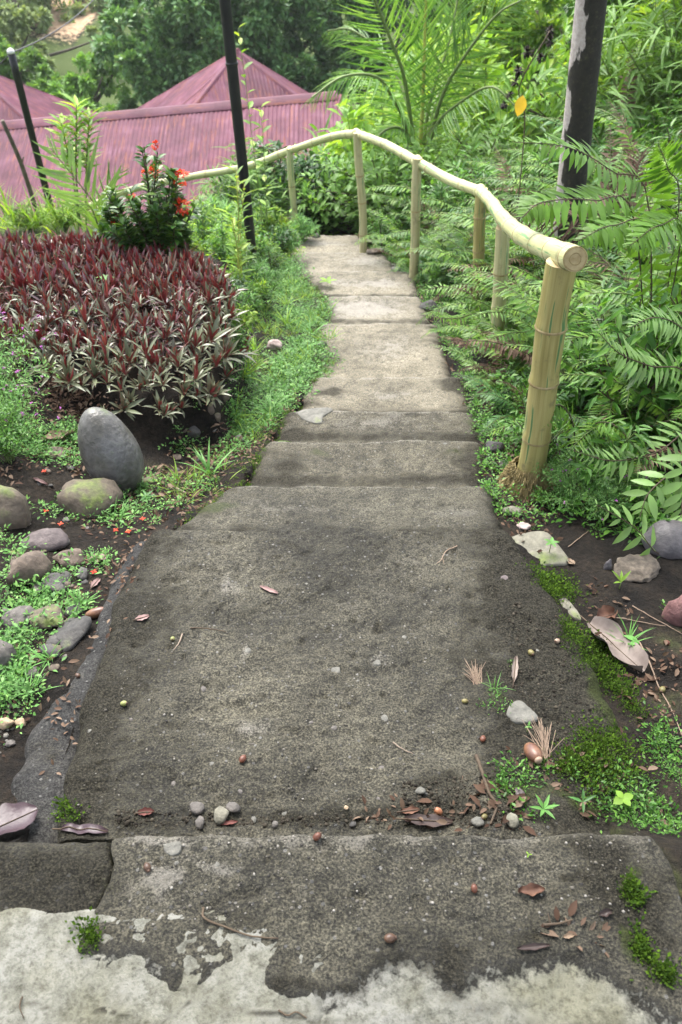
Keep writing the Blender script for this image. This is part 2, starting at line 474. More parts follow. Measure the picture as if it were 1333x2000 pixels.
def bamboo(name, base, lite, green, streak, dirt):
    m, t, b = newmat(name)
    uv = nd(t, 'ShaderNodeUVMap', uv_map='UVMap').outputs[0]
    mp = nd(t, 'ShaderNodeMapping', {'Scale': (3.2, .9, 1)}); t.links.new(uv, mp.inputs[0])
    mp2 = nd(t, 'ShaderNodeMapping', {'Scale': (26, 1.2, 1)}); t.links.new(uv, mp2.inputs[0])
    n1 = noise(t, mp.outputs[0], 2.2, 3); n2 = noise(t, mp2.outputs[0], 2.0, 4); n3 = noise(t, ocoord(t), 13, 5, .65)
    c = ramp(t, n1, [(.3, base), (.65, lite)])
    c = mix(t, .45, c, ramp(t, n2, [(.3, (.72, .72, .66)), (.7, (1.15, 1.15, 1.12))]), 'MULTIPLY')
    gs_ = smooth01(t, n1, streak, streak + .035)
    c = mix(t, mth(t, 'MULTIPLY', gs_, .85), c, green)
    dd = smooth01(t, n3, .56, .72)
    c = mix(t, mth(t, 'MULTIPLY', dd, dirt), c, (.13, .11, .06))
    t.links.new(c, b.inputs['Base Color']); b.inputs['Roughness'].default_value = .38
    b.inputs['Specular IOR Level'].default_value = .45
    bump(t, b, mth(t, 'ADD', n2, n3), .12, .004)
    return m
M_BPOST = bamboo('bamboo_yellow', (.22, .185, .06), (.41, .36, .15), (.02, .14, .05), .58, .7)
M_BRAIL = bamboo('bamboo_pale', (.33, .33, .15), (.50, .50, .28), (.09, .24, .10), .555, .6)
M_BPALE = bamboo('bamboo_grey', (.33, .30, .15), (.47, .44, .26), (.06, .20, .08), .60, .4)
M_BNODE = plain('bamboo_node', (.20, .145, .06), (.38, .31, .16), 40, .6)
M_CUT = plain('bamboo_cut', (.30, .22, .10), (.52, .43, .24), 30, .8)
M_ROOT = plain('root_fibre', (.16, .12, .05), (.36, .29, .13), 60, .9, .6)

M_FERN = leafmat('fern_green', [(.045, .115, .022), (.08, .175, .034), (.125, .24, .05), (.185, .29, .055)], .38, .36)
M_FERND = leafmat('fern_dark', [(.03, .09, .035), (.055, .145, .055), (.09, .20, .075)], .38, .3)
M_FERNP = leafmat('fern_pale', [(.12, .22, .10), (.17, .28, .13), (.22, .33, .15)], .35, .3)
M_SHRUB = leafmat('shrub_green', [(.028, .082, .018), (.05, .135, .03), (.085, .20, .047), (.145, .28, .07)], .36, .32)
M_SHRUBD = leafmat('shrub_dark', [(.018, .055, .018), (.03, .085, .027), (.05, .12, .035)], .34, .25)
M_LITE = leafmat('leaf_light', [(0.103, 0.206, 0.034), (0.155, 0.284, 0.052), (0.224, 0.361, 0.077), (0.310, 0.396, 0.086)], .45, .42)
M_HERB = leafmat('herb_green', [(.05, .125, .04), (.085, .20, .07), (.125, .27, .10), (.21, .36, .15)], .5, .28)
M_MOSS = leafmat('moss_green', [(.022, .045, .010), (.045, .085, .014), (.085, .145, .022)], .85, .25, .1)
M_TREE = leafmat('tree_green', [(.05, .11, .055), (.08, .165, .082), (.12, .23, .12), (.17, .29, .15)], .42, .25)
M_TREEP = leafmat('tree_pale', [(.17, .23, .13), (.23, .30, .17), (.32, .38, .24)], .6, .3)
M_TREEG = leafmat('tree_fresh', [(0.086, 0.181, 0.047), (0.129, 0.249, 0.069), (0.189, 0.327, 0.103)], .5, .35)
M_PALM = leafmat('palm_green', [(.07, .16, .045), (.10, .22, .065), (.15, .28, .09), (.22, .34, .14)], .33, .4)
M_IXL = leafmat('ixora_leaf', [(.025, .075, .02), (.045, .12, .03), (.08, .18, .045), (.15, .25, .05)], .35, .25, .35)
M_RED = leafmat('red_petal', [(.55, .03, .015), (.68, .06, .02), (.75, .10, .03)], .5, .3)
M_PURP = leafmat('purple_petal', [(.30, .08, .34), (.42, .12, .46)], .5, .3)
M_YEL = leafmat('yellow_leaf', [(.50, .30, .04), (.62, .42, .05)], .5, .4)
M_RTOP = leafmat('rosette_upper', [(.075, .088, .083), (.13, .024, .037), (.105, .122, .112), (.15, .03, .042), (.14, .16, .135), (.12, .024, .037), (.10, .06, .072), (.10, .115, .105)], .36, .03, .5, .15)
M_RBOT = leafmat('rosette_under', [(.20, .025, .035), (.29, .04, .05), (.38, .065, .07), (.44, .10, .08)], .4, .2, .45, .2)
M_DEAD = leafmat('dead_leaf', [(.04, .022, .014), (.08, .045, .03), (.13, .085, .06), (.21, .15, .11)], .8, .15, .2)
M_STEM = plain('green_stem', (.07, .12, .03), (.14, .18, .05), 30, .6)
M_STEMB = plain('brown_stem', (.045, .03, .02), (.09, .065, .04), 30, .8)
M_STEMY = plain('yellow_stem', (.30, .32, .06), (.42, .42, .10), 20, .6)
M_BARK = plain('bark', (.05, .04, .03), (.14, .115, .09), 12, .9, .6, .02)
M_BLACK = plain('black_paint', (.004, .004, .005), (.010, .010, .012), 10, .45, .05)
M_CAP = plain('pale_cap', (.45, .46, .45), (.6, .6, .58), 10, .5, .05)

# ------------------------------------------------------------------ ground sheet
def axis(dense, a, b, step, far_lo, far_hi, grow=1.13):
    c = list(np.arange(a, b + 1e-6, step))
    s = step; x = b
    while x < far_hi: s *= grow; x += s; c.append(x)
    s = step; x = a
    while x > far_lo: s *= grow; x -= s; c.insert(0, x)
    return np.array(c)
gx = axis(1, -2.6, 2.6, .026, -140, 140)
gy = axis(1, .5, 6.0, .026, -12, 220, 1.07)
GX, GYY = np.meshgrid(gx, gy)
GZZ = Hg(GX.ravel(), GYY.ravel())
gv = np.stack([GX.ravel(), GYY.ravel(), GZZ], 1)
gcol = np.zeros((len(gv), 3))
far = sstep(6, 9, gv[:, 1]); side = sstep(1.6, 3.0, np.abs(gv[:, 0]))
gcol[:, 1] = np.clip(.25 + .75 * np.maximum(far, side) + .35 * fbm(gv[:, 0] * 2, gv[:, 1] * 2, 3, 31), 0, 1)
tanp = at_y(150, 95, 46)
gcol[:, 2] = np.exp(-(((gv[:, 0] - tanp.x) / 1.5) ** 2 + ((gv[:, 1] - tanp.y) / 3) ** 2)) * 1.2
gcol[:, 1] *= 1 - np.clip(gcol[:, 2], 0, 1)
ground = obj('ground', mesh('ground', gv, gridF(len(gx), len(gy)), [M_SOIL], True, col=gcol), kind='structure')

# ------------------------------------------------------------------ path slabs
from mathutils.bvhtree import BVHTree
SURF = []                                  # (verts, quads) of everything one can stand on
def reg(V, F): SURF.append((V, F))
reg(gv, gridF(len(gx), len(gy)))
path = obj('path', None, label='mossy concrete garden path stepping down the slope', kind='structure')
def resamp(P, n):
    P = np.asarray(P, float); d = np.concatenate([[0], np.cumsum(np.linalg.norm(np.diff(P, axis=0), axis=1))])
    t = np.linspace(0, d[-1], n); return np.stack([np.interp(t, d, P[:, k]) for k in range(P.shape[1])], 1)
def slab(name, left, right, z0, z1, step, matl, masks=(), base=(0, 0, 0), edge=(.5, .3, 0), near=None, far=None, rough=1.0,
         rnear=.012, rfar=.02, rside=.035, skirt=.16, flare=.05, fn=None, label=None, mfn=None, wob=1.0, lip=0, dirt=.1):
    """left/right: polylines of (x,y) from near to far."""
    Lh = np.linalg.norm(np.array(left[-1]) - np.array(left[0])); W = np.linalg.norm(np.array(right[0]) - np.array(left[0]))
    W = max(W, np.linalg.norm(np.array(right[-1]) - np.array(left[-1])))
    ny = max(8, int(Lh / step)); nx = max(8, int(W / step))
    A = resamp(left, ny); B = resamp(right, ny)
    s = np.linspace(0, 1, nx); t = np.linspace(0, 1, ny)
    S, T = np.meshgrid(s, t)
    X = A[:, None, 0] * (1 - S) + B[:, None, 0] * S; Y = A[:, None, 1] * (1 - S) + B[:, None, 1] * S
    if near is not None:                   # replace near edge with its own curve
        N = resamp(near, 400); o = np.argsort(N[:, 0]); yn = np.interp(X[0], N[o, 0], N[o, 1]) + fbm(X[0] * 22, X[0] * 0, 5, 13, .75) * .03
        Y = Y + (yn - Y[0])[None, :] * (1 - T) 
    if far is not None:
        N = np.asarray(far); yn = np.interp(X[-1], N[:, 0], N[:, 1]); Y = Y + (yn - Y[-1])[None, :] * T
    # hand-trowelled wobble of the outline
    eL = S * W; eR = (1 - S) * W
    X = X + wob * fbm(X * 0 + 3.1, Y * 7, 3, 41) * .018 * np.exp(-eL / .08) + wob * fbm(X * 0 + 8.7, Y * 7, 3, 42) * .018 * np.exp(-eR / .08)
    Y = Y + fbm(X * 6, X * 0 + z1 * 7, 3, 43) * .010 * sstep(.7, 1, T)
    Z = z0 + (z1 - z0) * T
    Z = Z + rough * (fbm(X * 2.3, Y * 2.3, 3, 51) * .010 + fbm(X * 11, Y * 11, 4, 52, .65) * .0085 + fbm(X * 48, Y * 48, 3, 53, .75) * .0042)
    pits = vnoise(X * 26, Y * 26, 61); Z = Z - rough * .007 * sstep(.86, .97, pits)
    if fn is not None: Z = Z + fn(X, Y, S, T)
    def rd(e, r):
        q = np.clip(1 - e / r, 0, 1); return r * (1 - np.sqrt(1 - q * q * .98))
    eN = T * Lh; eF = (1 - T) * Lh
    chip = 1 + 1.2 * vnoise(X * 14, Y * 14, 71)
    Z = Z - rd(eL, rside * chip) - rd(eR, rside * chip) - rd(eF, rfar * chip)
    if rnear: Z = Z - rd(eN, rnear * chip)
    m = np.zeros(X.shape + (4,)); m[..., :3] = base
    ew = .05 + .03 * (lip > .6); ed = np.maximum(np.exp(-eL / ew), np.exp(-eR / ew)); m[..., :3] += ed[..., None] * np.array(edge)
    if lip: m[..., 2] += lip * np.exp(-(eF / .035) ** 2); m[..., 0] += lip * .75 * np.exp(-((eN - dirt) / .05) ** 2)
    for (u, v, ru, rv, ch, val) in masks:
        zc = (z0 + z1) / 2
        c = at_z(u, v, zc); du = abs(at_z(u + ru, v, zc).x - c.x); dv = abs(at_z(u, v - rv, zc).y - c.y)
        wx = X + fbm(X * 8, Y * 8, 3, 81) * .05; wy = Y + fbm(X * 8 + 5, Y * 8, 3, 82) * .05
        m[..., ch] += val * np.exp(-(((wx - c.x) / du) ** 2 + ((wy - c.y) / dv) ** 2))
    if mfn is not None: mfn(X, Y, m)
    m = np.clip(m, 0, 1.3)
    # skirts
    def pad(a): return np.pad(a, 1, mode='edge')
    Xp, Yp, Zp = pad(X), pad(Y), pad(Z)
    Zp[:, 0] -= skirt; Zp[:, -1] -= skirt; Zp[0, 1:-1] -= skirt; Zp[-1, 1:-1] -= skirt
    Xp[:, 0] -= flare; Xp[:, -1] += flare; Yp[-1, :] += .008
    mp = np.pad(m, ((1, 1), (1, 1), (0, 0)), mode='edge'); mp[:, 0, 0] += .5; mp[:, -1, 0] += .4
    V = np.stack([Xp.ravel(), Yp.ravel(), Zp.ravel()], 1); F = gridF(nx + 2, ny + 2)
    o = obj(name, mesh(name, V, F, [matl], True, col=mp.reshape(-1, 4)), path, label=label)
    reg(V, F); return o
def zrp(lst): return [tuple(at_z(u, v, ZR0 + (ZR1 - ZR0) * min(1, max(0, (1640 - v) / 605.0))).xy) for u, v in lst]
def zpts(lst, z): return [tuple(at_z(u, v, z).xy) for u, v in lst]

NEAR0 = [(-260, 1800), (0, 1800), (40, 1812), (85, 1806), (105, 1850), (200, 1868), (270, 1863), (300, 1900), (330, 1945), (385, 1935), (420, 1893), (505, 1898), (530, 1940),
         (600, 1948), (690, 1940), (720, 1900), (790, 1873), (850, 1888), (895, 1932), (930, 1898), (1010, 1893), (1050, 1866), (1130, 1876), (1200, 1915), (1260, 1960), (1310, 2000), (1480, 2080)]
CRACK = [(150, 1838), (168, 1795), (190, 1760), (212, 1715), (222, 1680), (214, 1650), (216, 1618)]
nearw = zpts(NEAR0, 0)
def open_dist(X, Y, P):
    d = np.full(X.shape, 1e9)
    for (a, b) in zip(P[:-1], P[1:]): d = np.minimum(d, poly_dist(X, Y, [a, b]))
    return d
def cem_mask(X, Y, m):
    N = np.array(nearw); d = open_dist(X, Y, nearw); o = np.argsort(N[:, 0]); yn = np.interp(X, N[o, 0], N[o, 1])
    m[..., 3] = np.clip(.5 + np.where(Y < yn, d, -d) * 9, -.4, 1.4)
def land_m(X, Y, m): m[..., 3] = 1.4
SEAM = [(250, 1976, 110, 4, 0, .9), (390, 1985, 60, 4, 0, .8), (60, 1974, 80, 3, 0, .8), (560, 1992, 130, 5, 0, .8), (1050, 1985, 60, 40, 0, .2), (950, 1950, 40, 30, 0, .35), (1160, 1930, 60, 40, 1, .12)]
slab('landing', [(-1.6, .05), (-1.6, .80)], [(.0, .05), (.0, .80)], -.007, -.007, .008, M_CONC, SEAM, rough=.3, skirt=.3, mfn=land_m)
CRACK = [(150, 1838), (168, 1795), (190, 1760), (212, 1715), (222, 1680), (214, 1650), (216, 1618)]
nearw = zpts(NEAR0, 0)
def open_dist(X, Y, P):
    d = np.full(X.shape, 1e9)
    for (a, b) in zip(P[:-1], P[1:]): d = np.minimum(d, poly_dist(X, Y, [a, b]))
    return d
def land_f(X, Y, S, T):
    N = np.array(nearw); o = np.argsort(N[:, 0]); yn = np.interp(X, N[o, 0], N[o, 1])
    return -.02 * sstep(.03, .10, Y - yn) - .003 * sstep(-.01, .05, Y - yn)
def land_m(X, Y, m):
    d = open_dist(X, Y, nearw)
    m[..., 0] += .9 * np.exp(-d / .014) + .5 * sstep(.25, .6, fbm(X * 9, Y * 9, 4, 29, .65)) + .12 * sstep(.1, .6, fbm(X * 4, Y * 4, 3, 22)); m[..., 1] += .42 * np.exp(-d / .05) + .2 * sstep(0, .6, fbm(X * 5, Y * 5, 3, 23))
# pale cement landing under the camera
# left broken piece and main piece of the top step
ck = zpts(CRACK, 0)
slab('slab', zpts([(-270, 1800), (-240, 1635)], 0), [(x - .004, y) for x, y in ck], -.004, -.012, .006, M_CONC,
     [(60, 1720, 150, 60, 0, .55), (150, 1790, 60, 40, 0, .5)], base=(.42, .1, 0), near=nearw, rside=.006, wob=0, rough=1.5, skirt=.19, flare=.001, rnear=.008, label='dark cracked corner of the top step')
def top_fn(X, Y, S, T):
    a = zpts([(395, 1775), (440, 1755), (500, 1745)], 0); d = open_dist(X, Y, a)
    N = np.array(nearw); o = np.argsort(N[:, 0]); yn = np.interp(X, N[o, 0], N[o, 1])
    f = sstep(-.004, .012, Y - yn + fbm(X * 30, Y * 30, 3, 66) * .02)
    return -.008 * np.exp(-(d / .012) ** 2) - .006 * (1 - f)
ck2 = zpts([(130, 2250), (150, 1990), (140, 1900)], 0) + ck
slab('slab', ck2, zpts([(1520, 2250), (1460, 1990), (1400, 1890), (1345, 1790), (1310, 1680), (1270, 1622)], 0), 0, -.004, .0055, M_CONC,
     [(300, 1735, 60, 22, 2, .7), (390, 1690, 60, 14, 2, .5), (300, 1650, 60, 18, 2, .35), (620, 1640, 200, 16, 2, .22), (640, 1750, 130, 50, 2, .15), (520, 1690, 160, 14, 2, .22),
      (1170, 1680, 55, 60, 0, .9), (1080, 1650, 60, 30, 0, .3), (1290, 1800, 60, 80, 0, .6), (1220, 1790, 60, 60, 0, .75), (1010, 1830, 60, 45, 0, .55), (890, 1885, 40, 40, 0, .9), (780, 1850, 80, 25, 0, .5), (350, 1920, 40, 30, 0, .6), (560, 1930, 150, 20, 0, .6), (640, 1880, 120, 25, 0, .3),
      (1238, 1740, 22, 35, 1, 1.0), (1250, 1850, 22, 30, 1, .9), (1300, 1900, 20, 20, 1, .8), (880, 1700, 160, 60, 1, .15), (1250, 1670, 60, 35, 2, .25), (1120, 1720, 60, 60, 0, .3), (450, 1790, 120, 40, 0, .25)] + SEAM,
     base=(.04, .08, .06), mfn=cem_mask, rside=.004, wob=0, rough=1.2, skirt=.19, flare=.001, fn=top_fn, lip=.5, dirt=-1, rnear=.004, label='worn front slab of the top step')
# long sloping slab
ZR0, ZR1 = -.172, -.235
def ramp_m(X, Y, m):
    nx = X.shape[1]; S = np.linspace(0, 1, nx)[None, :] + 0 * X
    wv = fbm(X * 3, Y * 3, 3, 44) * .06
    m[..., 0] += .65 * sstep(.70, .97, S + wv * 2) + .5 * sstep(.22, .0, S + wv * 2)
def ramp_fn(X, Y, S, T):
    r = fbm(X * 4.2, Y * 4.2, 4, 91, .6) * .013
    ridge = -.005 * sstep(.62, .72, vnoise(X * 9 + 3 + fbm(X * 20, Y * 20, 3, 19) * .9, Y * 17 + fbm(X * 16, Y * 16, 3, 20), 95))
    ero = -.012 * sstep(.1, .5, fbm(X * 3 + 9, Y * 5, 4, 97, .6)) * sstep(.1, .4, fbm(X * 1.2, Y * 1.2, 2, 98))
    return r + ridge + ero - .02 * sstep(.75, 1, S) * sstep(.8, .3, T)
slab('slab', zrp([(95, 1640), (118, 1560), (135, 1480), (160, 1380), (190, 1290), (214, 1190), (250, 1100), (290, 1034)]),
     zrp([(1320, 1640), (1265, 1530), (1215, 1400), (1160, 1280), (1110, 1190), (1050, 1110), (1000, 1034)]), ZR0, ZR1, .006, M_CONC,
     [(460, 1135, 20, 45, 2, .55), (500, 1425, 35, 30, 2, .6), (745, 1290, 30, 22, 2, .5), (482, 1275, 12, 18, 2, .7), (690, 1150, 110, 50, 2, .22), (820, 1090, 90, 30, 2, .18), (600, 1350, 200, 70, 2, .12),  # pale patch at upper centre of the slab: sky sheen put into the colour
      (860, 1560, 70, 55, 0, .75), (1080, 1330, 110, 110, 0, .6), (1190, 1480, 90, 80, 0, .6), (990, 1500, 60, 50, 0, .45), (1000, 1150, 50, 60, 0, .45), (1000, 1060, 50, 25, 0, .6), (260, 1060, 50, 30, 0, .4), (640, 1606, 400, 16, 0, .8), (1150, 1250, 90, 120, 0, .8), (1130, 1450, 120, 110, 0, .8), (1040, 1180, 50, 80, 0, .6), (950, 1200, 60, 90, 0, .35), (1080, 1420, 90, 60, 0, .5), (300, 1200, 70, 60, 0, .25), (200, 1420, 40, 90, 0, .35), (180, 1560, 50, 40, 0, .5), (900, 1280, 40, 60, 0, .3),
      (1180, 1350, 30, 60, 1, .9), (1230, 1440, 30, 40, 1, .8), (1000, 1560, 70, 30, 1, .7), (1120, 1560, 70, 30, 1, .6), (1120, 1220, 20, 30, 1, .7), (500, 1280, 200, 140, 1, .16), (800, 1350, 120, 120, 1, .14), (960, 1350, 20, 30, 1, .6)],
     base=(.02, .10, .03), edge=(.6, .25, 0), rough=1.2, mfn=ramp_m, rnear=.0, rfar=.005, fn=ramp_fn, label='long sloping slab of rough gravelly concrete')
# dark cement skirt on its left
slab('skirt', zrp([(-30, 1650), (2, 1560), (15, 1490), (50, 1410), (110, 1320), (150, 1262), (182, 1185), (205, 1120), (255, 1040)]),
     zrp([(120, 1650), (150, 1560), (165, 1480), (190, 1380), (215, 1290), (235, 1200), (270, 1110), (310, 1034)]), ZR0 - .03, ZR1 - .03, .008, M_APRON,
     [(80, 1500, 40, 60, 0, .3)], base=(.05, .05, 0), edge=(.2, .1, 0), rough=.9, rside=.05, skirt=.2, flare=.04, label='smooth dark cement skirt along the slab')
STEPM = {2: [(410, 990, 60, 14, 1, .8), (520, 985, 70, 14, 2, .3), (900, 1000, 50, 15, 2, .45), (980, 1010, 30, 25, 0, .7), (650, 1000, 120, 16, 2, .25)],
         3: [(870, 940, 18, 7, 2, 1.0), (930, 945, 10, 7, 2, 1.0), (560, 905, 30, 24, 0, .9), (620, 880, 40, 15, 1, .5), (910, 890, 40, 24, 0, .6), (720, 905, 60, 14, 2, .3), (880, 880, 30, 15, 1, .4)],
         4: [(570, 845, 20, 12, 0, .7), (740, 830, 90, 12, 2, .4), (920, 825, 20, 10, 1, .5)],
         5: [(640, 760, 30, 12, 0, 1.0), (890, 748, 40, 13, 0, 1.1), (600, 790, 20, 8, 0, .5), (760, 770, 70, 14, 2, .45)],
         6: [(760, 680, 70, 30, 2, .5), (650, 700, 14, 20, 0, .5), (870, 660, 20, 14, 0, .5)],
         7: [(710, 602, 60, 14, 2, 1.0), (640, 610, 8, 12, 0, .6), (830, 600, 20, 14, 0, .4)],
         8: [(740, 555, 50, 10, 2, .7), (620, 560, 20, 8, 0, .9), (660, 550, 30, 8, 2, .5)],
         9: [(720, 510, 40, 10, 2, .6), (600, 515, 14, 6, 0, .5), (780, 520, 20, 8, 0, .4)],
         10: [(620, 475, 50, 6, 2, .7), (590, 465, 30, 3, 0, .8), (690, 470, 20, 6, 0, .4)]}
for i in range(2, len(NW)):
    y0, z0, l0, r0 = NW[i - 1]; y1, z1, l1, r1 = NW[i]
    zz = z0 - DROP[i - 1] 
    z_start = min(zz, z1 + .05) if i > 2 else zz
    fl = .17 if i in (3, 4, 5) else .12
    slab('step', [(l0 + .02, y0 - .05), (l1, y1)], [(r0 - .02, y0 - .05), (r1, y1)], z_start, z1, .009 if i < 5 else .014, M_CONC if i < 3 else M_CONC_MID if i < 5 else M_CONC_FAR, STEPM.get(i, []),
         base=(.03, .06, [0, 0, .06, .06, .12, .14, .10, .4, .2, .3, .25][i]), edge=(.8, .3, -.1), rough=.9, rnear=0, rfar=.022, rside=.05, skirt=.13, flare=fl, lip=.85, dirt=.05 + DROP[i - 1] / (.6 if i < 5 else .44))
# lower flight that turns left out of sight behind the hedge
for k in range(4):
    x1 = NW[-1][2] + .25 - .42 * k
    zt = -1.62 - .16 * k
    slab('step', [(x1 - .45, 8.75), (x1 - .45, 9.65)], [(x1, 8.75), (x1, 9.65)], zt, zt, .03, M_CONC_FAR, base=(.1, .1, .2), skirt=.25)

# surface lookup
_V = []; _F = []; _n = 0
for V_, F_ in SURF:
    _V.append(V_); _F.append(F_ + _n); _n += len(V_)
BVH = BVHTree.FromPolygons(np.concatenate(_V).tolist(), np.concatenate(_F).tolist())
def hit(u, v):
    d = ray(u, v).normalized()
    loc, n, i, dist = BVH.ray_cast(Vector((0, 0, CAMZ)), d)
    return (loc, n) if loc else (at_y(u, v, 60), Vector((0, 0, 1)))
def top(x, y):
    loc, n, i, d = BVH.ray_cast(Vector((x, y, 20)), Vector((0, 0, -1)))
    return (loc.z, n) if loc else (hz(x, y), Vector((0, 0, 1)))
def mpp(p):                                # metres per photo pixel at a point
    dep = p.y * math.cos(PITCH) + (CAMZ - p.z) * math.sin(PITCH)
    return dep / FPX

# ------------------------------------------------------------------ rocks
def rockmat(name, c1, c2, moss=0.0, rough=.8, speck=.3):
    m, t, b = newmat(name)
    oc = ocoord(t); ge = t.nodes.new('ShaderNodeNewGeometry')
    n1 = noise(t, oc, 6, 6, .6); n2 = noise(t, oc, 45, 4, .65)
    c = ramp(t, n1, [(.32, c1), (.68, c2)])
    c = mix(t, speck + .3, c, ramp(t, n2, [(.3, (.55, .55, .55)), (.7, (1.35, 1.35, 1.3))]), 'MULTIPLY')
    if moss:
        sx = nd(t, 'ShaderNodeSeparateXYZ'); t.links.new(ge.outputs['Normal'], sx.inputs[0])
        mm = smooth01(t, mth(t, 'ADD', mth(t, 'MULTIPLY', sx.outputs[2], .3), n1), .95 - moss * .45, 1.12 - moss * .45)
        c = mix(t, mth(t, 'MULTIPLY', mm, .85), c, ramp(t, n2, [(.3, (.03, .05, .01)), (.7, (.13, .18, .03))]))
    t.links.new(c, b.inputs['Base Color']); b.inputs['Roughness'].default_value = rough
    bump(t, b, mth(t, 'ADD', n1, mth(t, 'MULTIPLY', n2, .6)), .6, .015)
    return m
RK = {'grey': rockmat('rock_grey', (.06, .055, .05), (.15, .135, .125), .3), 'brown': rockmat('rock_brown', (.06, .045, .034), (.15, .115, .09), .35),
      'purple': rockmat('rock_purple', (.07, .055, .056), (.14, .115, .115), .25), 'mossy': rockmat('rock_mossy', (.06, .048, .034), (.14, .11, .085), .62),
      'dark': rockmat('rock_dark', (.03, .03, .03), (.075, .07, .065), .2), 'tan': rockmat('rock_tan', (.26, .19, .12), (.42, .32, .22), 0),
      'pale': rockmat('rock_pale', (.085, .083, .072), (.16, .156, .138), .2), 'flat': rockmat('rock_flat', (.11, .105, .08), (.20, .19, .15), .35),
      'red': rockmat('rock_red', (.10, .045, .045), (.17, .085, .08), .05), 'cong': rockmat('rock_conglomerate', (.05, .042, .034), (.17, .14, .11), .2, .95, .7),
      'pink': rockmat('rock_pink', (.30, .23, .22), (.42, .34, .32), .1), 'egg': rockmat('rock_egg', (.05, .047, .036), (.145, .142, .145), .5, .38, .4), 'smooth': rockmat('rock_smooth', (.06, .055, .06), (.125, .115, .12), .2, .5, .2)}
def ico(sub):
    import bmesh
    bm = bmesh.new(); bmesh.ops.create_icosphere(bm, subdivisions=sub, radius=1)
    V = np.array([v.co[:] for v in bm.verts]); F = np.array([[v.index for v in f.verts] for f in bm.faces]); bm.free(); return V, F
ICO = {k: ico(k) for k in (1, 2, 3, 4)}
def rock_mesh(name, dims, seed, matl, sub=3, ang=.25, lump=.18):
    V, F = ICO[sub]; r = np.random.RandomState(seed)
    N = V.copy()
    d = np.ones(len(V))
    for k in range(16):                     # planar cuts make facets
        n = r.normal(size=3); n /= np.linalg.norm(n); h = 1 - ang * r.uniform(.3, 1.3)
        p = N @ n * d; d = np.where(p > h, d * (h + (p - h) * .12) / np.maximum(p, 1e-6), d)
    o = r.uniform(0, 50)
    d = d * (1 + lump * fbm(V[:, 0] * 1.6 + o + V[:, 2], V[:, 1] * 1.6 + o - V[:, 2] * .7, 3, seed) + .09 * fbm(V[:, 0] * 4 + o, V[:, 1] * 4 + V[:, 2] * 4, 4, seed + 1, .65))
    V = V * d[:, None] * np.array(dims) / 2
    return mesh(name, V, F, [matl], True)
def rock(name, u, v, w, h, kind, label, cat='rock', seed=1, deep=None, sink=.4, ang=.38, lump=.24, rz=0, tilt=(0, 0), sub=3, z=None, group=None):
    """u,v: photo centre of its foot; w,h size in photo pixels"""
    p, n = hit(u, v + h * .35) if z is None else (at_z(u, v + h * .35, z), None)
    s = mpp(p); k_ = 1.3 if u < 260 and v > 1000 and 40 < w < 100 else 1.0; W = w * s * k_; Hh = h * s * k_; D = deep or (W * .85)
    # photo height shows height and depth together
    Hv = max(.3 * W, (Hh - D * .62) / .78) if Hh > D * .7 else .45 * W
    o = obj(name, rock_mesh(name, (W, D, Hv * 1.3), seed, RK[kind], sub, ang, lump), None,
            (p.x, p.y + D * .3, p.z + Hv * 1.3 * (.5 - sink)), (tilt[0], tilt[1], rz), None, label, cat, group)
    return o
rock('boulder', 5, 985, 105, 125, 'mossy', 'big mossy grey-brown boulder cut by the left picture edge', seed=3, ang=.2)
rock('boulder', 168, 962, 118, 110, 'mossy', 'rounded boulder with moss cap just below the smooth egg-shaped stone', seed=8, ang=.12)
rock('rock', 78, 1052, 74, 60, 'purple', 'purplish rounded rock above the tan angular slab rock', seed=4)
rock('rock', 48, 1112, 82, 100, 'brown', 'tan angular slab rock leaning among weeds on the left bank', seed=15, ang=.55, tilt=(.5, -.3), rz=.4)
rock('rock', 136, 1092, 66, 52, 'brown', 'brown sloping rock between the weeds and the slab edge', seed=6, ang=.4, tilt=(.2, .4))
rock('rock', 106, 1142, 62, 44, 'dark', 'dark reddish rock low in the weeds beside the tan slab rock', seed=7)
rock('rock', 38, 1210, 54, 52, 'grey', 'small round grey stone near the left picture edge', seed=9, ang=.1)
rock('rock', -2, 1285, 54, 76, 'grey', 'grey stone half cut off by the left picture edge', seed=10, ang=.1)
rock('rock', 125, 1240, 92, 66, 'dark', 'jagged dark rock against the cement skirt under the brown palm nut', seed=11, ang=.5, tilt=(.1, -.3))
rock('rock', 88, 1212, 70, 50, 'mossy', 'greenish rock tucked behind the jagged dark rock', seed=12)
rock('pebble', 12, 1412, 32, 36, 'tan', 'tan pebble at the foot of the skirt, larger of two', 'pebble', seed=13, sink=.25)
rock('pebble', 40, 1411, 24, 22, 'tan', 'small yellowish pebble right beside the larger tan pebble', 'pebble', seed=14, sink=.25)
rock('pebble', 20, 1452, 26, 18, 'grey', 'small grey pebble below the two tan pebbles', 'pebble', seed=24, sink=.25)
rock('rock', 103, 882, 58, 36, 'brown', 'flat brown stone under the dry curled leaf left of the egg-shaped stone', seed=16)
rock('rock', 165, 888, 56, 40, 'cong', 'rough mortar lump against the egg-shaped stone', seed=17, ang=.45)
rock('rock', 172, 902, 36, 20, 'grey', 'small grey stone on the mortar lump by the egg-shaped stone', seed=18)
rock('rock', 292, 936, 40, 30, 'mossy', 'grey mossy stone right of the foot of the egg-shaped stone', seed=19)
rock('rock', 375, 838, 44, 42, 'dark', 'dark stone in the shade under the rosette bed', seed=20)
rock('rock', 408, 795, 26, 34, 'mossy', 'upper mossy edging stone at the bed corner', seed=21)
rock('rock', 424, 812, 22, 26, 'mossy', 'lower mossy edging stone at the bed corner', seed=22)
rock('rock', 438, 772, 24, 30, 'mossy', 'mossy edging stone nearest the grass at the bed corner', seed=23)
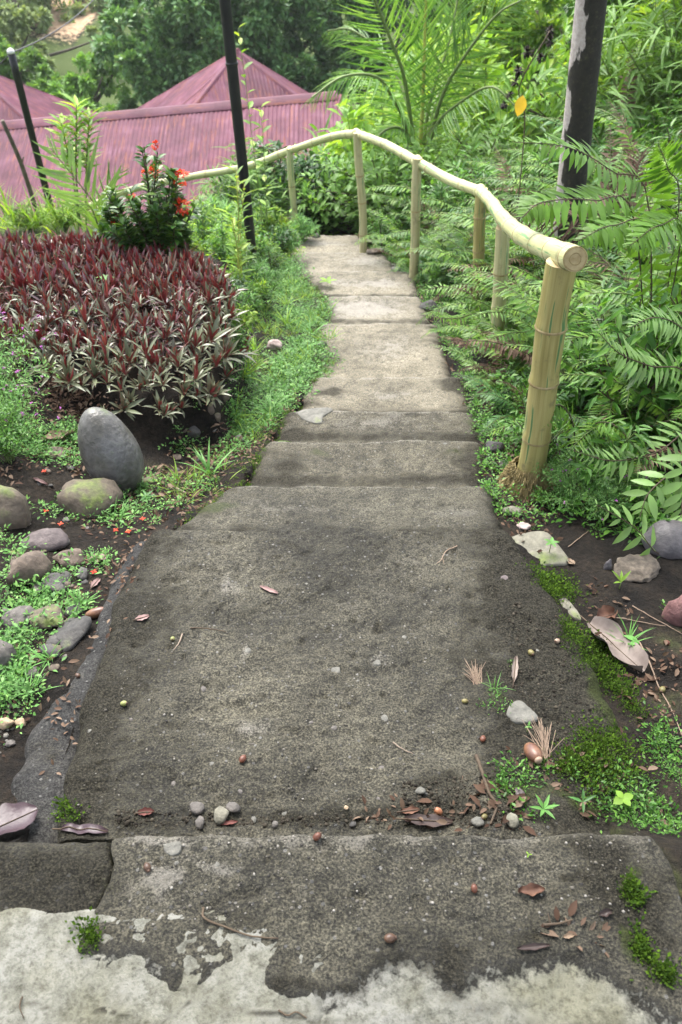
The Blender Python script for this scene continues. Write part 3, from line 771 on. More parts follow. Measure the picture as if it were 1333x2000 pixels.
rock('rock', 536, 673, 34, 32, 'pink', 'pinkish stone lying in the bright grass strip', seed=25, sink=.2)
rock('rock', 500, 752, 18, 14, 'pale', 'pale stone in the grass strip nearest the slab edge', seed=26)
rock('rock', 540, 750, 16, 12, 'grey', 'grey stone in the grass strip nearest the path', seed=27)
rock('rock', 628, 672, 26, 30, 'grey', 'grey stone at the left edge of the path beside the grass', seed=28)
rock('rock', 520, 707, 14, 12, 'tan', 'tan stone in the grass below the pinkish stone', seed=29)
rock('boulder', 1318, 1045, 110, 110, 'smooth', 'smooth purplish grey boulder behind the pale fern at right', seed=31, ang=.06, lump=.08)
rock('boulder', 1252, 1102, 124, 92, 'cong', 'rough conglomerate rock under the pale fern at right', seed=32, ang=.4, lump=.3, sub=4)
rock('rock', 1188, 1100, 20, 36, 'smooth', 'small pale stone left of the conglomerate rock', seed=33)
rock('boulder', 1335, 1185, 70, 100, 'red', 'dark red boulder at the right picture edge', seed=34, ang=.1)
rock('rock', 970, 876, 50, 26, 'dark', 'flat dark stone between the path and the nearest bamboo post', seed=35)
rock('rock', 985, 905, 30, 18, 'grey', 'thin grey stone by the foot of the nearest bamboo post', seed=36)
rock('pebble', 1076, 945, 26, 13, 'pale', 'pale flat pebble right of the nearest bamboo post', 'pebble', seed=37)
rock('rock', 852, 605, 20, 14, 'grey', 'small grey stone by the path under the reaching fern frond', seed=38)
rock('rock', 840, 598, 44, 26, 'dark', 'dark stone at the right path edge under the fern', seed=39)
rock('rock', 770, 517, 16, 10, 'pale', 'upper pale stone on the right path edge before the fourth post', seed=40)
rock('rock', 772, 526, 20, 9, 'pale', 'lower pale stone on the right path edge before the fourth post', seed=41)
rock('rock', 712, 472, 40, 18, 'cong', 'rubble lump at the foot of the fifth bamboo post', seed=42, ang=.5)
rock('rock', 735, 492, 40, 16, 'cong', 'rubble lump on the path edge between the fourth and fifth posts', seed=43, ang=.5)
rock('rock', 960, 745, 26, 16, 'grey', 'grey stone in the leaf litter below the second bamboo post', seed=44)
rock('rock', 618, 462, 20, 10, 'grey', 'small stone at the far end of the path', seed=45)
rock('pebble', 1022, 1028, 32, 20, 'pink', 'pinkish flat pebble above the big flat embedded stone', 'pebble', seed=46, sink=.3)
rock('rock', 1003, 1000, 44, 22, 'flat', 'pale grey stone at the slab corner below the root ball', seed=47, sink=.4)

r_ = np.random.RandomState(55)
for i in range(52):
    poly = [[(0, 1010), (210, 1010), (110, 1330), (0, 1400)], [(100, 780), (270, 960), (200, 1000), (60, 940)], [(330, 830), (440, 770), (470, 860), (330, 930)]][0 if i < 34 else 1 if i < 44 else 2]
    while True:
        q = r_.uniform([0, 770], [480, 1400])
        if in_poly(np.array([q[0]]), np.array([q[1]]), poly)[0]: break
    sz = r_.uniform(20, 56); rock('bank_stone', q[0], q[1], sz, sz * r_.uniform(.6, .9), ['brown', 'grey', 'dark', 'mossy'][i % 4], 'small stone bedded in the soil ' + ['of the lower left bank', 'beside the egg-shaped stone', 'under the corner of the rosette bed'][0 if i < 34 else 1 if i < 44 else 2], 'stone', 200 + i, sink=.42, ang=.6, rz=r_.uniform(0, 6), sub=2, group='small stones bedded in the left bank')
# smooth egg-shaped stone
def egg():
    p, n = hit(222, 955)
    V, F = ICO[4]; V = V.copy()
    z = V[:, 2]
    taper = 1 - .16 * z
    V = V * np.stack([taper, taper, np.ones(len(z))], 1) * np.array([.116, .112, .198])
    V += (fbm(V[:, 0] * 7, V[:, 2] * 7, 2, 3) * .004)[:, None]
    me = mesh('egg_stone', V, F, [RK['egg']], True)
    obj('egg_stone', me, None, (p.x, p.y + .05, p.z + .155), (R(-6), R(-13), .2), None, 'large smooth egg-shaped grey stone standing upright at the bed corner', 'stone')
egg()
# stones set flush in the concrete: pieces of the path
def flatstone(uvs, kind, thick, lift, label=None):
    zc = hit(sum(q[0] for q in uvs) / len(uvs), sum(q[1] for q in uvs) / len(uvs))[0].z
    P = [at_z(u, v, zc) for u, v in uvs]
    n = len(P) * 4
    Q = spline(P + [P[0]], n + 1)[:-1]
    Q[:, 2] = np.median(Q[:, 2]) + 0 * Q[:, 2]
    cc = Q.mean(0); rng = np.random.RandomState(int(uvs[0][0]))
    rings = []
    for k, (s, dz) in enumerate([(1.0, -thick), (1.0, lift * .5), (.93, lift), (.5, lift * 1.15)]):
        q = cc + (Q - cc) * s; q[:, 2] = Q[:, 2] + dz + rng.uniform(-1, 1, n) * .0012; rings.append(q)
    V = np.concatenate(rings + [[cc + np.array([0, 0, lift * 1.2])]])
    F4 = gridF(n, 4, 0, True); b = 3 * n; k = np.arange(n)
    F3 = np.stack([b + k, b + (k + 1) % n, np.full(n, 4 * n)], 1)
    V = V - cc
    o = obj('embedded_stone', mesh('embedded_stone', V, [F4, F3], [RK[kind]], True), path, tuple(cc), label=label)
flatstone([(978, 1062), (1010, 1047), (1062, 1040), (1085, 1060), (1112, 1100), (1075, 1106), (1040, 1108), (1010, 1088)], 'flat', .05, .012, 'big flat stone set in the right slab edge')
flatstone([(578, 806), (600, 800), (640, 797), (650, 803), (632, 815), (628, 828), (608, 826), (590, 818)], 'pale', .03, .006, 'pale flat stone in the left path edge')
flatstone([(988, 1398), (996, 1378), (1015, 1370), (1035, 1385), (1052, 1405), (1030, 1414), (1005, 1412)], 'pale', .03, .008)
flatstone([(1092, 1172), (1105, 1170), (1128, 1195), (1135, 1212), (1118, 1206), (1100, 1190)], 'flat', .03, .006)
flatstone([(320, 1650), (352, 1645), (352, 1665), (335, 1672), (322, 1664)], 'pale', .02, .004)
for u, v, wpx, k in [(655, 1307, 34, 'pale'), (738, 1293, 24, 'pale'), (752, 1403, 30, 'pale'), (790, 1245, 16, 'pale'), (485, 1271, 18, 'pale'), (415, 1492, 18, 'pale'), (652, 1422, 18, 'grey'), (745, 1500, 18, 'grey'),
                     (556, 1588, 18, 'pale'), (675, 1577, 14, 'tan'), (395, 1345, 26, 'grey'), (175, 1427, 12, 'pale'), (255, 1405, 12, 'grey'), (340, 1530, 22, 'grey'), (600, 1140, 10, 'pale'),
                     (985, 1128, 22, 'purple'), (870, 866, 16, 'pale'), (1050, 1270, 10, 'pale'), (470, 1545, 14, 'grey'), (665, 1245, 10, 'grey'), (700, 1330, 12, 'pale'), (830, 1180, 9, 'pale'), (310, 1290, 10, 'grey'), (937, 1697, 14, 'grey'), (402, 1657, 16, 'dark'), (425, 1690, 18, 'pale'), (345, 1685, 14, 'pale'), (610, 1410, 10, 'grey'), (560, 1480, 9, 'pale'), (740, 1560, 12, 'grey')]:
    p, n = hit(u, v); s = wpx * mpp(p)
    obj('embedded_stone', rock_mesh('embedded_stone', (s, s * .8, s * .45), int(u), RK[k], 2, .3), path, (p.x, p.y, p.z - s * .10), (0, 0, u % 6))
PEBS = [(387, 1582, 36, 'grey', 'grey pebble, upper left of the pebble group by the top step edge'), (391, 1609, 30, 'grey', 'grey pebble, lower left of the pebble group by the top step edge'),
        (432, 1598, 46, 'flat', 'long flat pebble in the middle of the pebble group'), (456, 1581, 34, 'grey', 'round grey pebble, upper right of the pebble group'),
        (497, 1603, 16, 'pale', 'small pale pebble right of the pebble group'), (538, 1612, 18, 'grey', 'small grey pebble by the step edge left of centre'), (1015, 1552, 26, 'purple', 'round purplish pebble by the dark forked twig'),
        (933, 1608, 30, 'pale', 'pale pebble at the step edge under the green nut'), (1000, 1606, 36, 'flat', 'flat pebble at the step edge among moss'), (822, 1547, 24, 'pale', 'pale green-white pebble in the damp hollow at the step'),
        (690, 1612, 18, 'dark', 'dark pebble at the step edge near centre'), (1185, 1283, 12, 'tan', 'tiny tan pebble beside the grey dry leaf')]
for u, v, wpx, k, lab in PEBS:
    p, n = hit(u, v); s = wpx * mpp(p)
    obj('pebble', rock_mesh('pebble', (s, s * .75, s * .55), int(u) + 5, RK[k], 2, .25), None, (p.x, p.y, p.z + s * .18), (0, 0, (u % 7) * .5 - 1.2), None, lab, 'pebble')
# loose grit: uncountable
def grit(name, polys, n, smin, smax, matl, seed, label):
    r = np.random.RandomState(seed); V0, F0 = ICO[1]; P = []
    for poly in polys:
        W = np.array([tuple(hit(u, v)[0].xy) for u, v in poly]); lo, hi = W.min(0), W.max(0); k = 0
        while k < n // len(polys):
            x, y = r.uniform(lo, hi)
            if in_poly(np.array([x]), np.array([y]), W)[0]:
                z, nn = top(x, y); P.append((x, y, z)); k += 1
    P = np.array(P); m = len(P)
    s = smin * (smax / smin) ** (r.uniform(0, 1, m) ** 2)
    X, Y, Z = axes(np.concatenate([r.normal(size=(m, 2)), r.normal(size=(m, 1)) * .2], 1))
    sc = s[:, None] * r.uniform(.6, 1.1, (m, 3)); sc[:, 2] *= .6
    P[:, 2] += sc[:, 2] * .3
    V, F = place((V0, [F0]), P, X, Y, Z, sc)
    obj(name, mesh(name, V, F, [matl]), label=label, cat=name, kind='stuff')
M_GRIT = leafmat('grit_stone', [(.015, .015, .015), (.05, .046, .04), (.09, .083, .07), (.13, .12, .105), (.24, .23, .21)], .8, 0, .3)
grit('grit', [[(150, 1590), (800, 1600), (900, 1250), (880, 1080), (330, 1080), (220, 1300)], [(240, 1625), (1250, 1625), (1250, 1800), (230, 1820)]], 2600, .0012, .005, M_GRIT, 3, 'fine gravel grains worn out of the concrete slabs')
grit('gravel', [[(0, 1480), (60, 1380), (130, 1270), (90, 1200), (0, 1350)], [(430, 940), (490, 850), (560, 760), (500, 740), (430, 850), (330, 930)], [(930, 740), (1010, 1010), (1060, 1010), (980, 730)], [(750, 500), (830, 580), (860, 590), (770, 500)]], 420, .003, .012, M_GRIT, 5, 'small loose stones in the soil along the path edges')

M_CRUMB = leafmat('soil_crumb', [(.008, .007, .006), (.02, .017, .013), (.035, .03, .023), (.06, .052, .04)], .9, 0, .15)
grit('soil_crumbs', [[(225, 1580), (700, 1595), (1000, 1575), (1000, 1613), (700, 1613), (225, 1613)], [(780, 1530), (1000, 1500), (1010, 1610), (800, 1612)], [(1000, 1160), (1100, 1250), (1200, 1480), (1060, 1500), (980, 1280)]], 1500, .002, .008, M_CRUMB, 8, 'dark soil crumbs gathered in the joints and damp corners of the slabs')
# ------------------------------------------------------------------ bamboo railing
rail = thing('bamboo_railing', 'pale bamboo handrail on bamboo posts along the right side of the path', 'railing')
def culm(name, P, r0, r1, matl, nodes, parent, seg=20, endmat=None, bulge=.16, nodeh=.007, label=None):
    P = resamp(P, 60); n = len(P)
    rad = np.linspace(r0, r1, n)
    t = np.linspace(0, 1, n)
    for k in nodes: rad = rad * (1 + bulge * np.exp(-((t - k) / .012) ** 2) * .6)
    rad = rad * (1 + .015 * np.sin(t * 23 + len(nodes)))
    mb = MB(); V, F, UV = tube(P, rad, seg); mb.add(V, [F[0]], 0, UV); mb.add(V, [F[1]], 1, UV)
    o = obj(name, mb.mesh(name, [matl, endmat or M_CUT], True), parent, label=label)
    T, A, B = frames(P)
    L = np.linalg.norm(np.diff(P, axis=0), axis=1).sum()
    for k in nodes:
        i = min(n - 2, int(k * (n - 1))); c = P[i]; tt = T[i]; r = rad[i]
        ring = [c - tt * nodeh, c - tt * nodeh * .4, c + tt * nodeh * .3, c + tt * nodeh]
        V, F, UV = tube(ring, [r * .985, r * 1.03, r * 1.02, r * .98], seg, False)
        obj('node_ring', mesh('node_ring', V, F, [M_BNODE], True), o)
    return o
D1 = hit(1030, 950)[0].y
POSTS = [((1032, 945), D1, (1098, 512), .053, M_BPOST, (.13, .30, .55, .77)), ((968, 714), 4.70, (984, 438), .042, M_BPALE, (.25, .48, .72)), ((930, 606), 5.85, (941, 372), .041, M_BPOST, (.15, .55, .80)),
         ((808, 530), 6.70, (816, 312), .037, M_BPALE, (.3, .62)), ((711, 462), 7.72, (698, 262), .036, M_BPALE, (.25, .5, .7)), ((577, 462), 8.85, (566, 292), .034, M_BRAIL, (.3, .62))]
for k, ((bu, bv), D, (tu, tv), r, mt_, nodes) in enumerate(POSTS):
    b = np.array(at_y(bu, bv, D)); t_ = np.array(at_y(tu, tv, D - .02))
    z, _ = top(b[0], b[1]); b2 = b.copy(); b2[2] = min(b[2], z) - .05
    if k: t_[2] += .012
    P = spline([b2, b * .75 + t_ * .25 + np.array([.005, 0, 0]), b * .25 + t_ * .75 - np.array([.004, 0, 0]), t_], 24)
    if k == 1: P = spline([b2, b * .5 + t_ * .5, t_ - np.array([0, 0, .03])], 24)
    culm('post', P, r * 1.02, r, mt_, nodes, rail)
RP = [(1124, 506, D1 - .12), (1085, 492, D1 + .12), (1040, 472, D1 + .62), (1005, 449, 3.85), (978, 421, 4.68), (958, 393, 5.4), (938, 374, 5.86), (880, 352, 6.3), (815, 316, 6.72), (755, 283, 7.25), (697, 261, 7.75), (650, 267, 8.25), (567, 294, 8.86), (480, 326, 9.2), (370, 346, 9.5), (250, 373, 10.0), (140, 420, 10.3), (60, 470, 10.6)]
RW = [np.array(at_y(*q)) for q in RP]
SEGS = [(0, 6, .041, .038, M_BRAIL), (6, 8, .037, .036, M_BRAIL), (8, 10, .036, .035, M_BRAIL), (10, 12, .036, .035, M_BRAIL), (12, 17, .036, .036, M_BRAIL)]
for a, b, r0, r1, mt_ in SEGS:
    pts = RW[a:b + 1]
    if a == 10: pts = [RW[10], RW[11], RW[12]]
    P = spline(pts, 50)
    d = nrm(P[-1] - P[-2]); P[-1] = P[-1] + d * .03
    L = np.linalg.norm(np.diff(P, axis=0), axis=1).sum()
    nn = max(2, int(L / .33))
    seg_o = culm('rail', P, r0, r1, mt_, [(j + .6) / nn for j in range(nn)] if a else [.03, .10, .2, .31, .44, .6, .78, .92], rail, 20, bulge=.14)
    if a == 0:                             # cut face with growth rings
        T, A, B = frames(P); c = P[0] - T[0] * .002
        for rr, dz in ((.0375, .0), (.019, .001)):
            th = np.linspace(0, 2 * math.pi, 28, endpoint=False)
            ringp = [c - T[0] * dz + rr * (1 + .03 * math.sin(3 * q)) * (math.cos(q) * A[0] + math.sin(q) * B[0]) for q in th]
            V, F, UV = tube(np.array(ringp + ringp[:1]), .0013, 6, False)
            obj('cut_ring', mesh('cut_ring', V, F, [M_ROOT], True), seg_o)
# node knobs where posts come through the rail
for k in (2, 3, 4, 5):
    c = np.array(RW[{2: 6, 3: 8, 4: 10, 5: 12}[k]])
    V, F = ICO[3]; rr = .046 if k < 4 else .041
    V = V * np.array([rr, rr, rr * 1.05]); V = V + (fbm(V[:, 0] * 30 + k, V[:, 1] * 30 + V[:, 2] * 20, 2, 4) * .004)[:, None]
    obj('joint', mesh('joint', V, F, [M_BRAIL], True), rail, tuple(c + np.array([0, 0, .004])))
# hidden posts of the lower flight
for q in (13.1, 15.2):
    i = int(q); c = RW[i] * (1 - (q - i)) + RW[i + 1] * (q - i)
    culm('post', np.array([[c[0] + .02, c[1], c[2] - .95], [c[0], c[1], c[2]]]), .042, .042, M_BPALE, (.3, .6), rail, 14)
# fibrous root ball at the foot of the first post
def rootball():
    b = np.array(at_y(1026, 950, D1)); z, _ = top(b[0], b[1])
    prof = [(.055, .09), (.068, .06), (.092, .03), (.112, -.005), (.10, -.05)]
    seg = 40; rows = []
    for r_, h in prof:
        th = np.arange(seg) * 2 * math.pi / seg
        rr = r_ * (1 + .09 * np.array([fbm(np.array([q * 2]), np.array([h * 9]), 3, 7)[0] for q in th]))
        rows.append(np.stack([b[0] + rr * np.cos(th), b[1] + rr * np.sin(th), np.full(seg, z + .02 + h)], 1))
    V = np.concatenate(rows)
    o = obj('root_collar', mesh('root_collar', V, gridF(seg, len(prof), 0, True), [M_ROOT], True), rail, label='bushy collar of cut root stubs at the post foot')
    r = np.random.RandomState(4); n = 900
    th = r.uniform(0, 2 * math.pi, n); h = r.uniform(0, 1, n)
    rad = np.interp(h, [0, .3, .6, 1], [.058, .075, .095, .11]); zz = z + .12 - h * .125
    Pp = np.stack([b[0] + rad * np.cos(th), b[1] + rad * np.sin(th), zz], 1)
    d = np.stack([np.cos(th), np.sin(th), -.5 - r.uniform(0, 1.1, n)], 1) + r.normal(size=(n, 3)) * .35
    X, Y, Z = axes(d); s = np.stack([r.uniform(.003, .0045, n) * 4, r.uniform(.012, .03, n), r.uniform(.003, .0045, n) * 4], 1)
    V0 = np.array([(-.2, 0, 0), (.2, 0, 0), (0, 0, .3), (-.08, 1, 0), (.08, 1, 0), (0, 1, .12)]); F4 = np.array([(0, 1, 4, 3), (1, 2, 5, 4), (2, 0, 3, 5)])
    V, F = place((V0, [F4]), Pp, X, Y, Z, s)
    obj('root_stubs', mesh('root_stubs', V, F, [M_ROOT]), o, kind='stuff')
rootball()

# ------------------------------------------------------------------ poles, wire, stick
def pole(name, base, topp, r, label, cat='pole', collars=(), cap=None):
    t = thing(name, label, cat, tuple(base))
    d = np.array(topp) - np.array(base)
    P = np.array([d * k for k in np.linspace(0, 1, 12)])
    V, F, UV = tube(P, r, 14); obj('shaft', mesh('shaft', V, F, [M_BLACK], True), t)
    for c in collars:
        V, F, UV = tube([d * (c - .004), d * (c + .004)], r * 1.12, 14); obj('collar', mesh('collar', V, F, [M_BLACK], True), t)
    if cap:
        V, F, UV = tube([d * 1.0, d * (1 + .008), d * (1 + .016)], [r * 1.1, r * 1.0, r * .5], 12); obj('cap', mesh('cap', V, F, [M_CAP], True), t)
    return t
pb = at_y(492, 452, 7.1); pt = at_y(430, -90, 7.0)
z_, _ = top(pb.x, pb.y); pb.z = min(pb.z, z_) - .1
pole('black_pole', pb, pt, .043, 'tall black pole standing beside the far bend of the path', collars=(.32, .72))
qb = at_y(103, 420, 10.8); qt = at_y(22, 103, 10.4); z_, _ = top(qb.x, qb.y); qb += (qb - qt) * .35
pole('black_pole', qb, qt, .042, 'shorter black pole with pale cap at far left before the roof', collars=(.5,), cap=True)
def wire(name, a, b, sag, r, label):
    P = np.array([np.array(a) * (1 - t) + np.array(b) * t - np.array([0, 0, sag * 4 * t * (1 - t)]) for t in np.linspace(0, 1, 40)])
    V, F, UV = tube(P, r, 6); obj(name, mesh(name, V, F, [M_BLACK], True), None, label=label, cat='cable')
wa = Vector(qt); wb = at_y(230, -60, 16)
wire('cable', tuple(wa), tuple(wb), .15, .008, 'thin dark cable running up right from the shorter black pole')
wire('cable', tuple(wa), tuple(at_y(-120, 190, 12)), .08, .008, 'thin dark cable running off left from the shorter black pole')
sa = at_y(70, 405, 9.6); sb = at_y(5, 235, 9.4)
sP = spline([sa - (sb - sa) * .3, sa, (sa + sb) / 2 + Vector((.02, 0, .03)), sb], 24)
V, F, UV = tube(sP, np.linspace(.032, .022, 24), 8)
stick = obj('stake', None, label='bare brown wooden stake leaning at the far left', cat='stake')
obj('shaft', mesh('shaft', V, F, [M_BARK], True), stick)
sm = np.array(sP[15]); V, F, UV = tube([sm, sm + np.array([.05, -.02, .09])], [.012, .007], 6); obj('twig_stub', mesh('twig_stub', V, F, [M_BARK], True), stick)

# ------------------------------------------------------------------ houses
def roofmat():
    m, t, b = newmat('roof_paint')
    oc = ocoord(t); oi = t.nodes.new('ShaderNodeObjectInfo')
    uv = nd(t, 'ShaderNodeUVMap', uv_map='UVMap').outputs[0]
    mp = nd(t, 'ShaderNodeMapping', {'Scale': (6, .8, 1)}); t.links.new(uv, mp.inputs[0])
    n1 = noise(t, mp.outputs[0], 1.6, 5, .65); n2 = noise(t, uv, 2.2, 5, .6); n3 = noise(t, mp.outputs[0], 5, 4, .7)
    c = ramp(t, n2, [(.3, (.062, .013, .026)), (.55, (.10, .029, .052)), (.75, (.155, .064, .098))])
    c = mix(t, .5, c, ramp(t, n1, [(.3, (.75, .72, .75)), (.7, (1.2, 1.18, 1.2))]), 'MULTIPLY')
    v = mth(t, 'ADD', mth(t, 'MULTIPLY', oi.outputs['Random'], .3), .85)
    hs = nd(t, 'ShaderNodeHueSaturation', {'Color': c, 'Value': v})
    rust = smooth01(t, mth(t, 'ADD', mth(t, 'MULTIPLY', n1, .6), mth(t, 'MULTIPLY', n3, .4)), .50, .62)
    c = mix(t, mth(t, 'MULTIPLY', rust, .75), hs.outputs[0], (.17, .055, .035))
    pal = smooth01(t, n3, .66, .74)
    c = mix(t, mth(t, 'MULTIPLY', pal, .5), c, (.25, .17, .15))
    t.links.new(c, b.inputs['Base Color']); b.inputs['Roughness'].default_value = .65
    b.inputs['Specular IOR Level'].default_value = .2
    return m
M_ROOF = roofmat()
M_WALL = plain('house_wall', (.25, .21, .17), (.34, .29, .24), 4, .9)
M_WOOD = plain('frame_wood', (.10, .07, .05), (.18, .13, .09), 10, .8)
def corr_sheet(W, L, pitch=.105, amp=.014, seg=6):
    nx = int(W / pitch * seg) + 1; x = np.linspace(0, W, nx); y = np.linspace(0, L, 5)
    X, Y = np.meshgrid(x, y); Z = amp * np.cos(X / pitch * 2 * math.pi)
    return np.stack([X.ravel(), Y.ravel(), Z.ravel()], 1), gridF(nx, 5), np.stack([X.ravel(), Y.ravel()], 1)
def slope(parent, A, B, C, D, width=.84):
    """corrugated sheets on quad A,B (eaves left->right), C,D (ridge right->left)"""
    A, B, C, D = map(np.array, (A, B, C, D)); Lx = np.linalg.norm(B - A); n = max(1, int(round(Lx / width)))
    roof = parent
    for i in range(n):
        s0, s1 = i / n, (i + 1) / n + .02
        p0 = A + (B - A) * s0; q0 = D + (C - D) * s0; p1 = A + (B - A) * s1; q1 = D + (C - D) * s1
        X = (p1 - p0) / np.linalg.norm(p1 - p0); W = np.linalg.norm(p1 - p0); W2 = np.linalg.norm(q1 - q0)
        up = q0 - p0; L = np.linalg.norm((p0 + p1) / 2 - (q0 + q1) / 2)
        V, F, UV = corr_sheet(1, 1, .085 / W, .008)
        nrml = np.cross(X, up); nrml /= np.linalg.norm(nrml)
        P = (p0[None] * (1 - V[:, :1]) + p1[None] * V[:, :1]) * (1 - V[:, 1:2]) + (q0[None] * (1 - V[:, :1]) + q1[None] * V[:, :1]) * V[:, 1:2]
        P = P + nrml[None] * (V[:, 2:3] + (.004 * (i % 2)) + rnd.uniform(0, .006))
        UV = np.stack([UV[:, 0] * W + s0 * Lx + rnd.uniform(0, 3), UV[:, 1] * L + rnd.uniform(0, 3)], 1)
        obj('roof_sheet', mesh('roof_sheet', P, F, [M_ROOF], True, uv=UV), roof)
def ridge(parent, a, b, wdt=.16):
    a, b = np.array(a), np.array(b); d = b - a; L = np.linalg.norm(d); n = max(2, int(L / 2.2)); X = d / L
    S = np.cross(X, [0, 0, 1]); S /= np.linalg.norm(S)
    for i in range(n):
        p = a + d * (i / n); q = a + d * ((i + 1) / n + .01)
        prof = [(-wdt, -.10), (-.05, .012 + .004 * (i % 2)), (.05, .012 + .004 * (i % 2)), (wdt, -.10)]
        V = [p + S * s + np.array([0, 0, h]) for s, h in prof] + [q + S * s + np.array([0, 0, h]) for s, h in prof]
        F = np.array([(k, k + 1, k + 5, k + 4) for k in range(3)])
        uv = np.array([(k * .1, e) for e in (0, 2) for k in range(4)]) + rnd.uniform(0, 5)
        obj('ridge_cap', mesh('ridge_cap', V, F, [M_ROOF], uv=uv), parent)
def box(V0, V1):
    (x0, y0, z0), (x1, y1, z1) = V0, V1
    V = np.array([(x, y, z) for z in (z0, z1) for y in (y0, y1) for x in (x0, x1)], float)
    F = np.array([(0, 1, 3, 2), (4, 6, 7, 5), (0, 4, 5, 1), (2, 3, 7, 6), (0, 2, 6, 4), (1, 5, 7, 3)])
    return V, [F[:, ::-1].copy()]
# long lean-to house in front
RA = np.array(at_y(-260, 268, 17.5)); RB = np.array(at_y(650, 186, 17.8))
EA = RA + np.array([-.1, -4.8, -2.0]); EB = RB + np.array([.1, -4.8, -2.0])
h1 = thing('house', 'long house whose mauve corrugated roof spreads in front of the pyramid roofs', 'house')
rf = obj('roof', None, h1); slope(rf, EA, EB, RB, RA); ridge(rf, RA + np.array([0, 0, .05]), RB + np.array([0, 0, .05]), .17)
KA = RA + np.array([0, 2.6, -1.0]); KB = RB + np.array([0, 2.6, -1.0]); slope(rf, KB, KA, RA, RB)
for nm, (x0, y0, x1, y1) in {'wall': (EA[0] + .3, EA[1] + .5, EB[0] - .3, KB[1] - .4)}.items():
    zt = EA[2] - .05
    V, F = box((x0, y0, zt - 3.2), (x1, y1, zt)); obj('wall', mesh('wall', V, F, [M_WALL]), h1)
for k in range(5):
    x = EA[0] + .8 + k * (EB[0] - EA[0] - 1.6) / 4
    V, F = box((x - .4, EA[1] + .44, EA[2] - 1.6), (x + .4, EA[1] + .52, EA[2] - .7)); wnd = obj('window', mesh('window', V, F, [M_WOOD]), h1)
def hipface(parent, p, q, a, width=.84):
    L = np.linalg.norm(q - p); n = int(round(L / width)); up = a - (p + q) / 2; X = (q - p) / L; N_ = np.cross(X, up); N_ /= np.linalg.norm(N_)
    for i in range(n):
        xs = np.linspace(i / n, min(1, (i + 1) / n + .02), 40); h = np.clip(1 - np.abs(xs - .5) * 2, 0.002, 1); ys = np.linspace(0, 1, 4)
        XX, YY = np.meshgrid(xs, ys); HH = h[None] * YY; ZZ = .008 * np.cos(XX * L / .085 * 2 * math.pi) + .004 * (i % 2) + rnd.uniform(0, .005)
        P = p[None] + (q - p)[None] * XX.reshape(-1, 1) + up[None] * HH.reshape(-1, 1) + N_[None] * ZZ.reshape(-1, 1)
        UV = np.stack([XX.ravel() * L + rnd.uniform(0, 3), HH.ravel() * 4 + rnd.uniform(0, 3)], 1)
        obj('roof_sheet', mesh('roof_sheet', P, gridF(40, 4), [M_ROOF], True, uv=UV), parent)
def hip(name, apex, hw, hd, drop, label, rz=0):
    t = thing(name, label, 'house')
    rf = obj('roof', None, t); a = np.array(apex); c, s = math.cos(rz), math.sin(rz)
    cs = [a + np.array([x * c - y * s, x * s + y * c, -drop]) for x, y in ((-hw, -hd), (hw, -hd), (hw, hd), (-hw, hd))]
    e = .04
    for i in range(4):
        hipface(rf, cs[i], cs[(i + 1) % 4], a)
    for p in cs: ridge(rf, p, a, .1)
    V, F = box((-hw + .5, -hd + .5, -drop - 2.8), (hw - .5, hd - .5, -drop + .1)); obj('wall', mesh('wall', V, F, [M_WALL]), t, tuple(a), (0, 0, rz))
    for sx in (-1, 1):
        V, F = box((sx * hw * .45 - .4, -hd + .42, -drop - 1.6), (sx * hw * .45 + .4, -hd + .52, -drop - .6)); obj('window', mesh('window', V, F, [M_WOOD]), t, tuple(a), (0, 0, rz))
hip('house', at_y(463, 98, 22.5), 3.1, 3.1, 2.15, 'house with pyramid shaped rusty red roof rising behind the long roof', R(14))
hip('house', at_y(-75, 120, 22.5), 3.1, 3.1, 2.15, 'house with red pyramid roof half cut by the left picture edge', R(10))

# ------------------------------------------------------------------ plant builders
def shrub_meshes(seed, Rr, Hh, nst, per, tm, l0, l1, lm, sm, spread=1.0, fill=1.0, upl=.35, name='foliage', srad=.006):
    """stems arching out from one base, leaves set along them and their side twigs"""
    r = np.random.RandomState(seed); sb = MB(); P = []; D = []
    for k in range(nst):
        a = r.uniform(0, 2 * math.pi); q = math.sqrt(r.uniform(.02, 1)) * Rr * spread; h = Hh * (1 - .45 * (q / (Rr + 1e-6)) ** 2) * r.uniform(.7, 1.05)
        e = np.array([q * math.cos(a), q * math.sin(a), h]); m = np.array([e[0] * .35, e[1] * .35, h * .6]) + r.normal(size=3) * Rr * .06
        C = spline([np.zeros(3) + r.normal(size=3) * [Rr * .06, Rr * .06, 0], m, e], 9)
        V, F, UV = tube(C, np.linspace(srad, srad * .35, 9), 4, False); sb.add(V, F, 0, UV)
        T = np.gradient(C, axis=0); T = nrm(T)
        tt = r.uniform(.18, 1, per) ** .8 * 8
        i = np.minimum(tt.astype(int), 7); f = (tt - i)[:, None]
        p = C[i] * (1 - f) + C[i + 1] * f; t = T[i]
        rad = nrm(r.normal(size=(per, 3)) * [1, 1, .5]); rad = nrm(rad - t * (rad * t).sum(1, keepdims=True))
        off = r.uniform(0, .16 * fill, per)[:, None] * Rr
        P.append(p + rad * off); D.append(nrm(rad + t * r.uniform(.1, .8, (per, 1)) + np.array([0, 0, upl]) * r.uniform(-.6, 1, (per, 1))))
    P = np.concatenate(P); D = np.concatenate(D); n = len(P)
    X, Y, Z = axes(D, roll=r.normal(size=n) * .4); s = r.uniform(l0, l1, n)
    V, F = place(tm, P, X, Y, Z, s)
    return mesh(name, V, F, [lm], True), sb.mesh('stems', [sm], True)
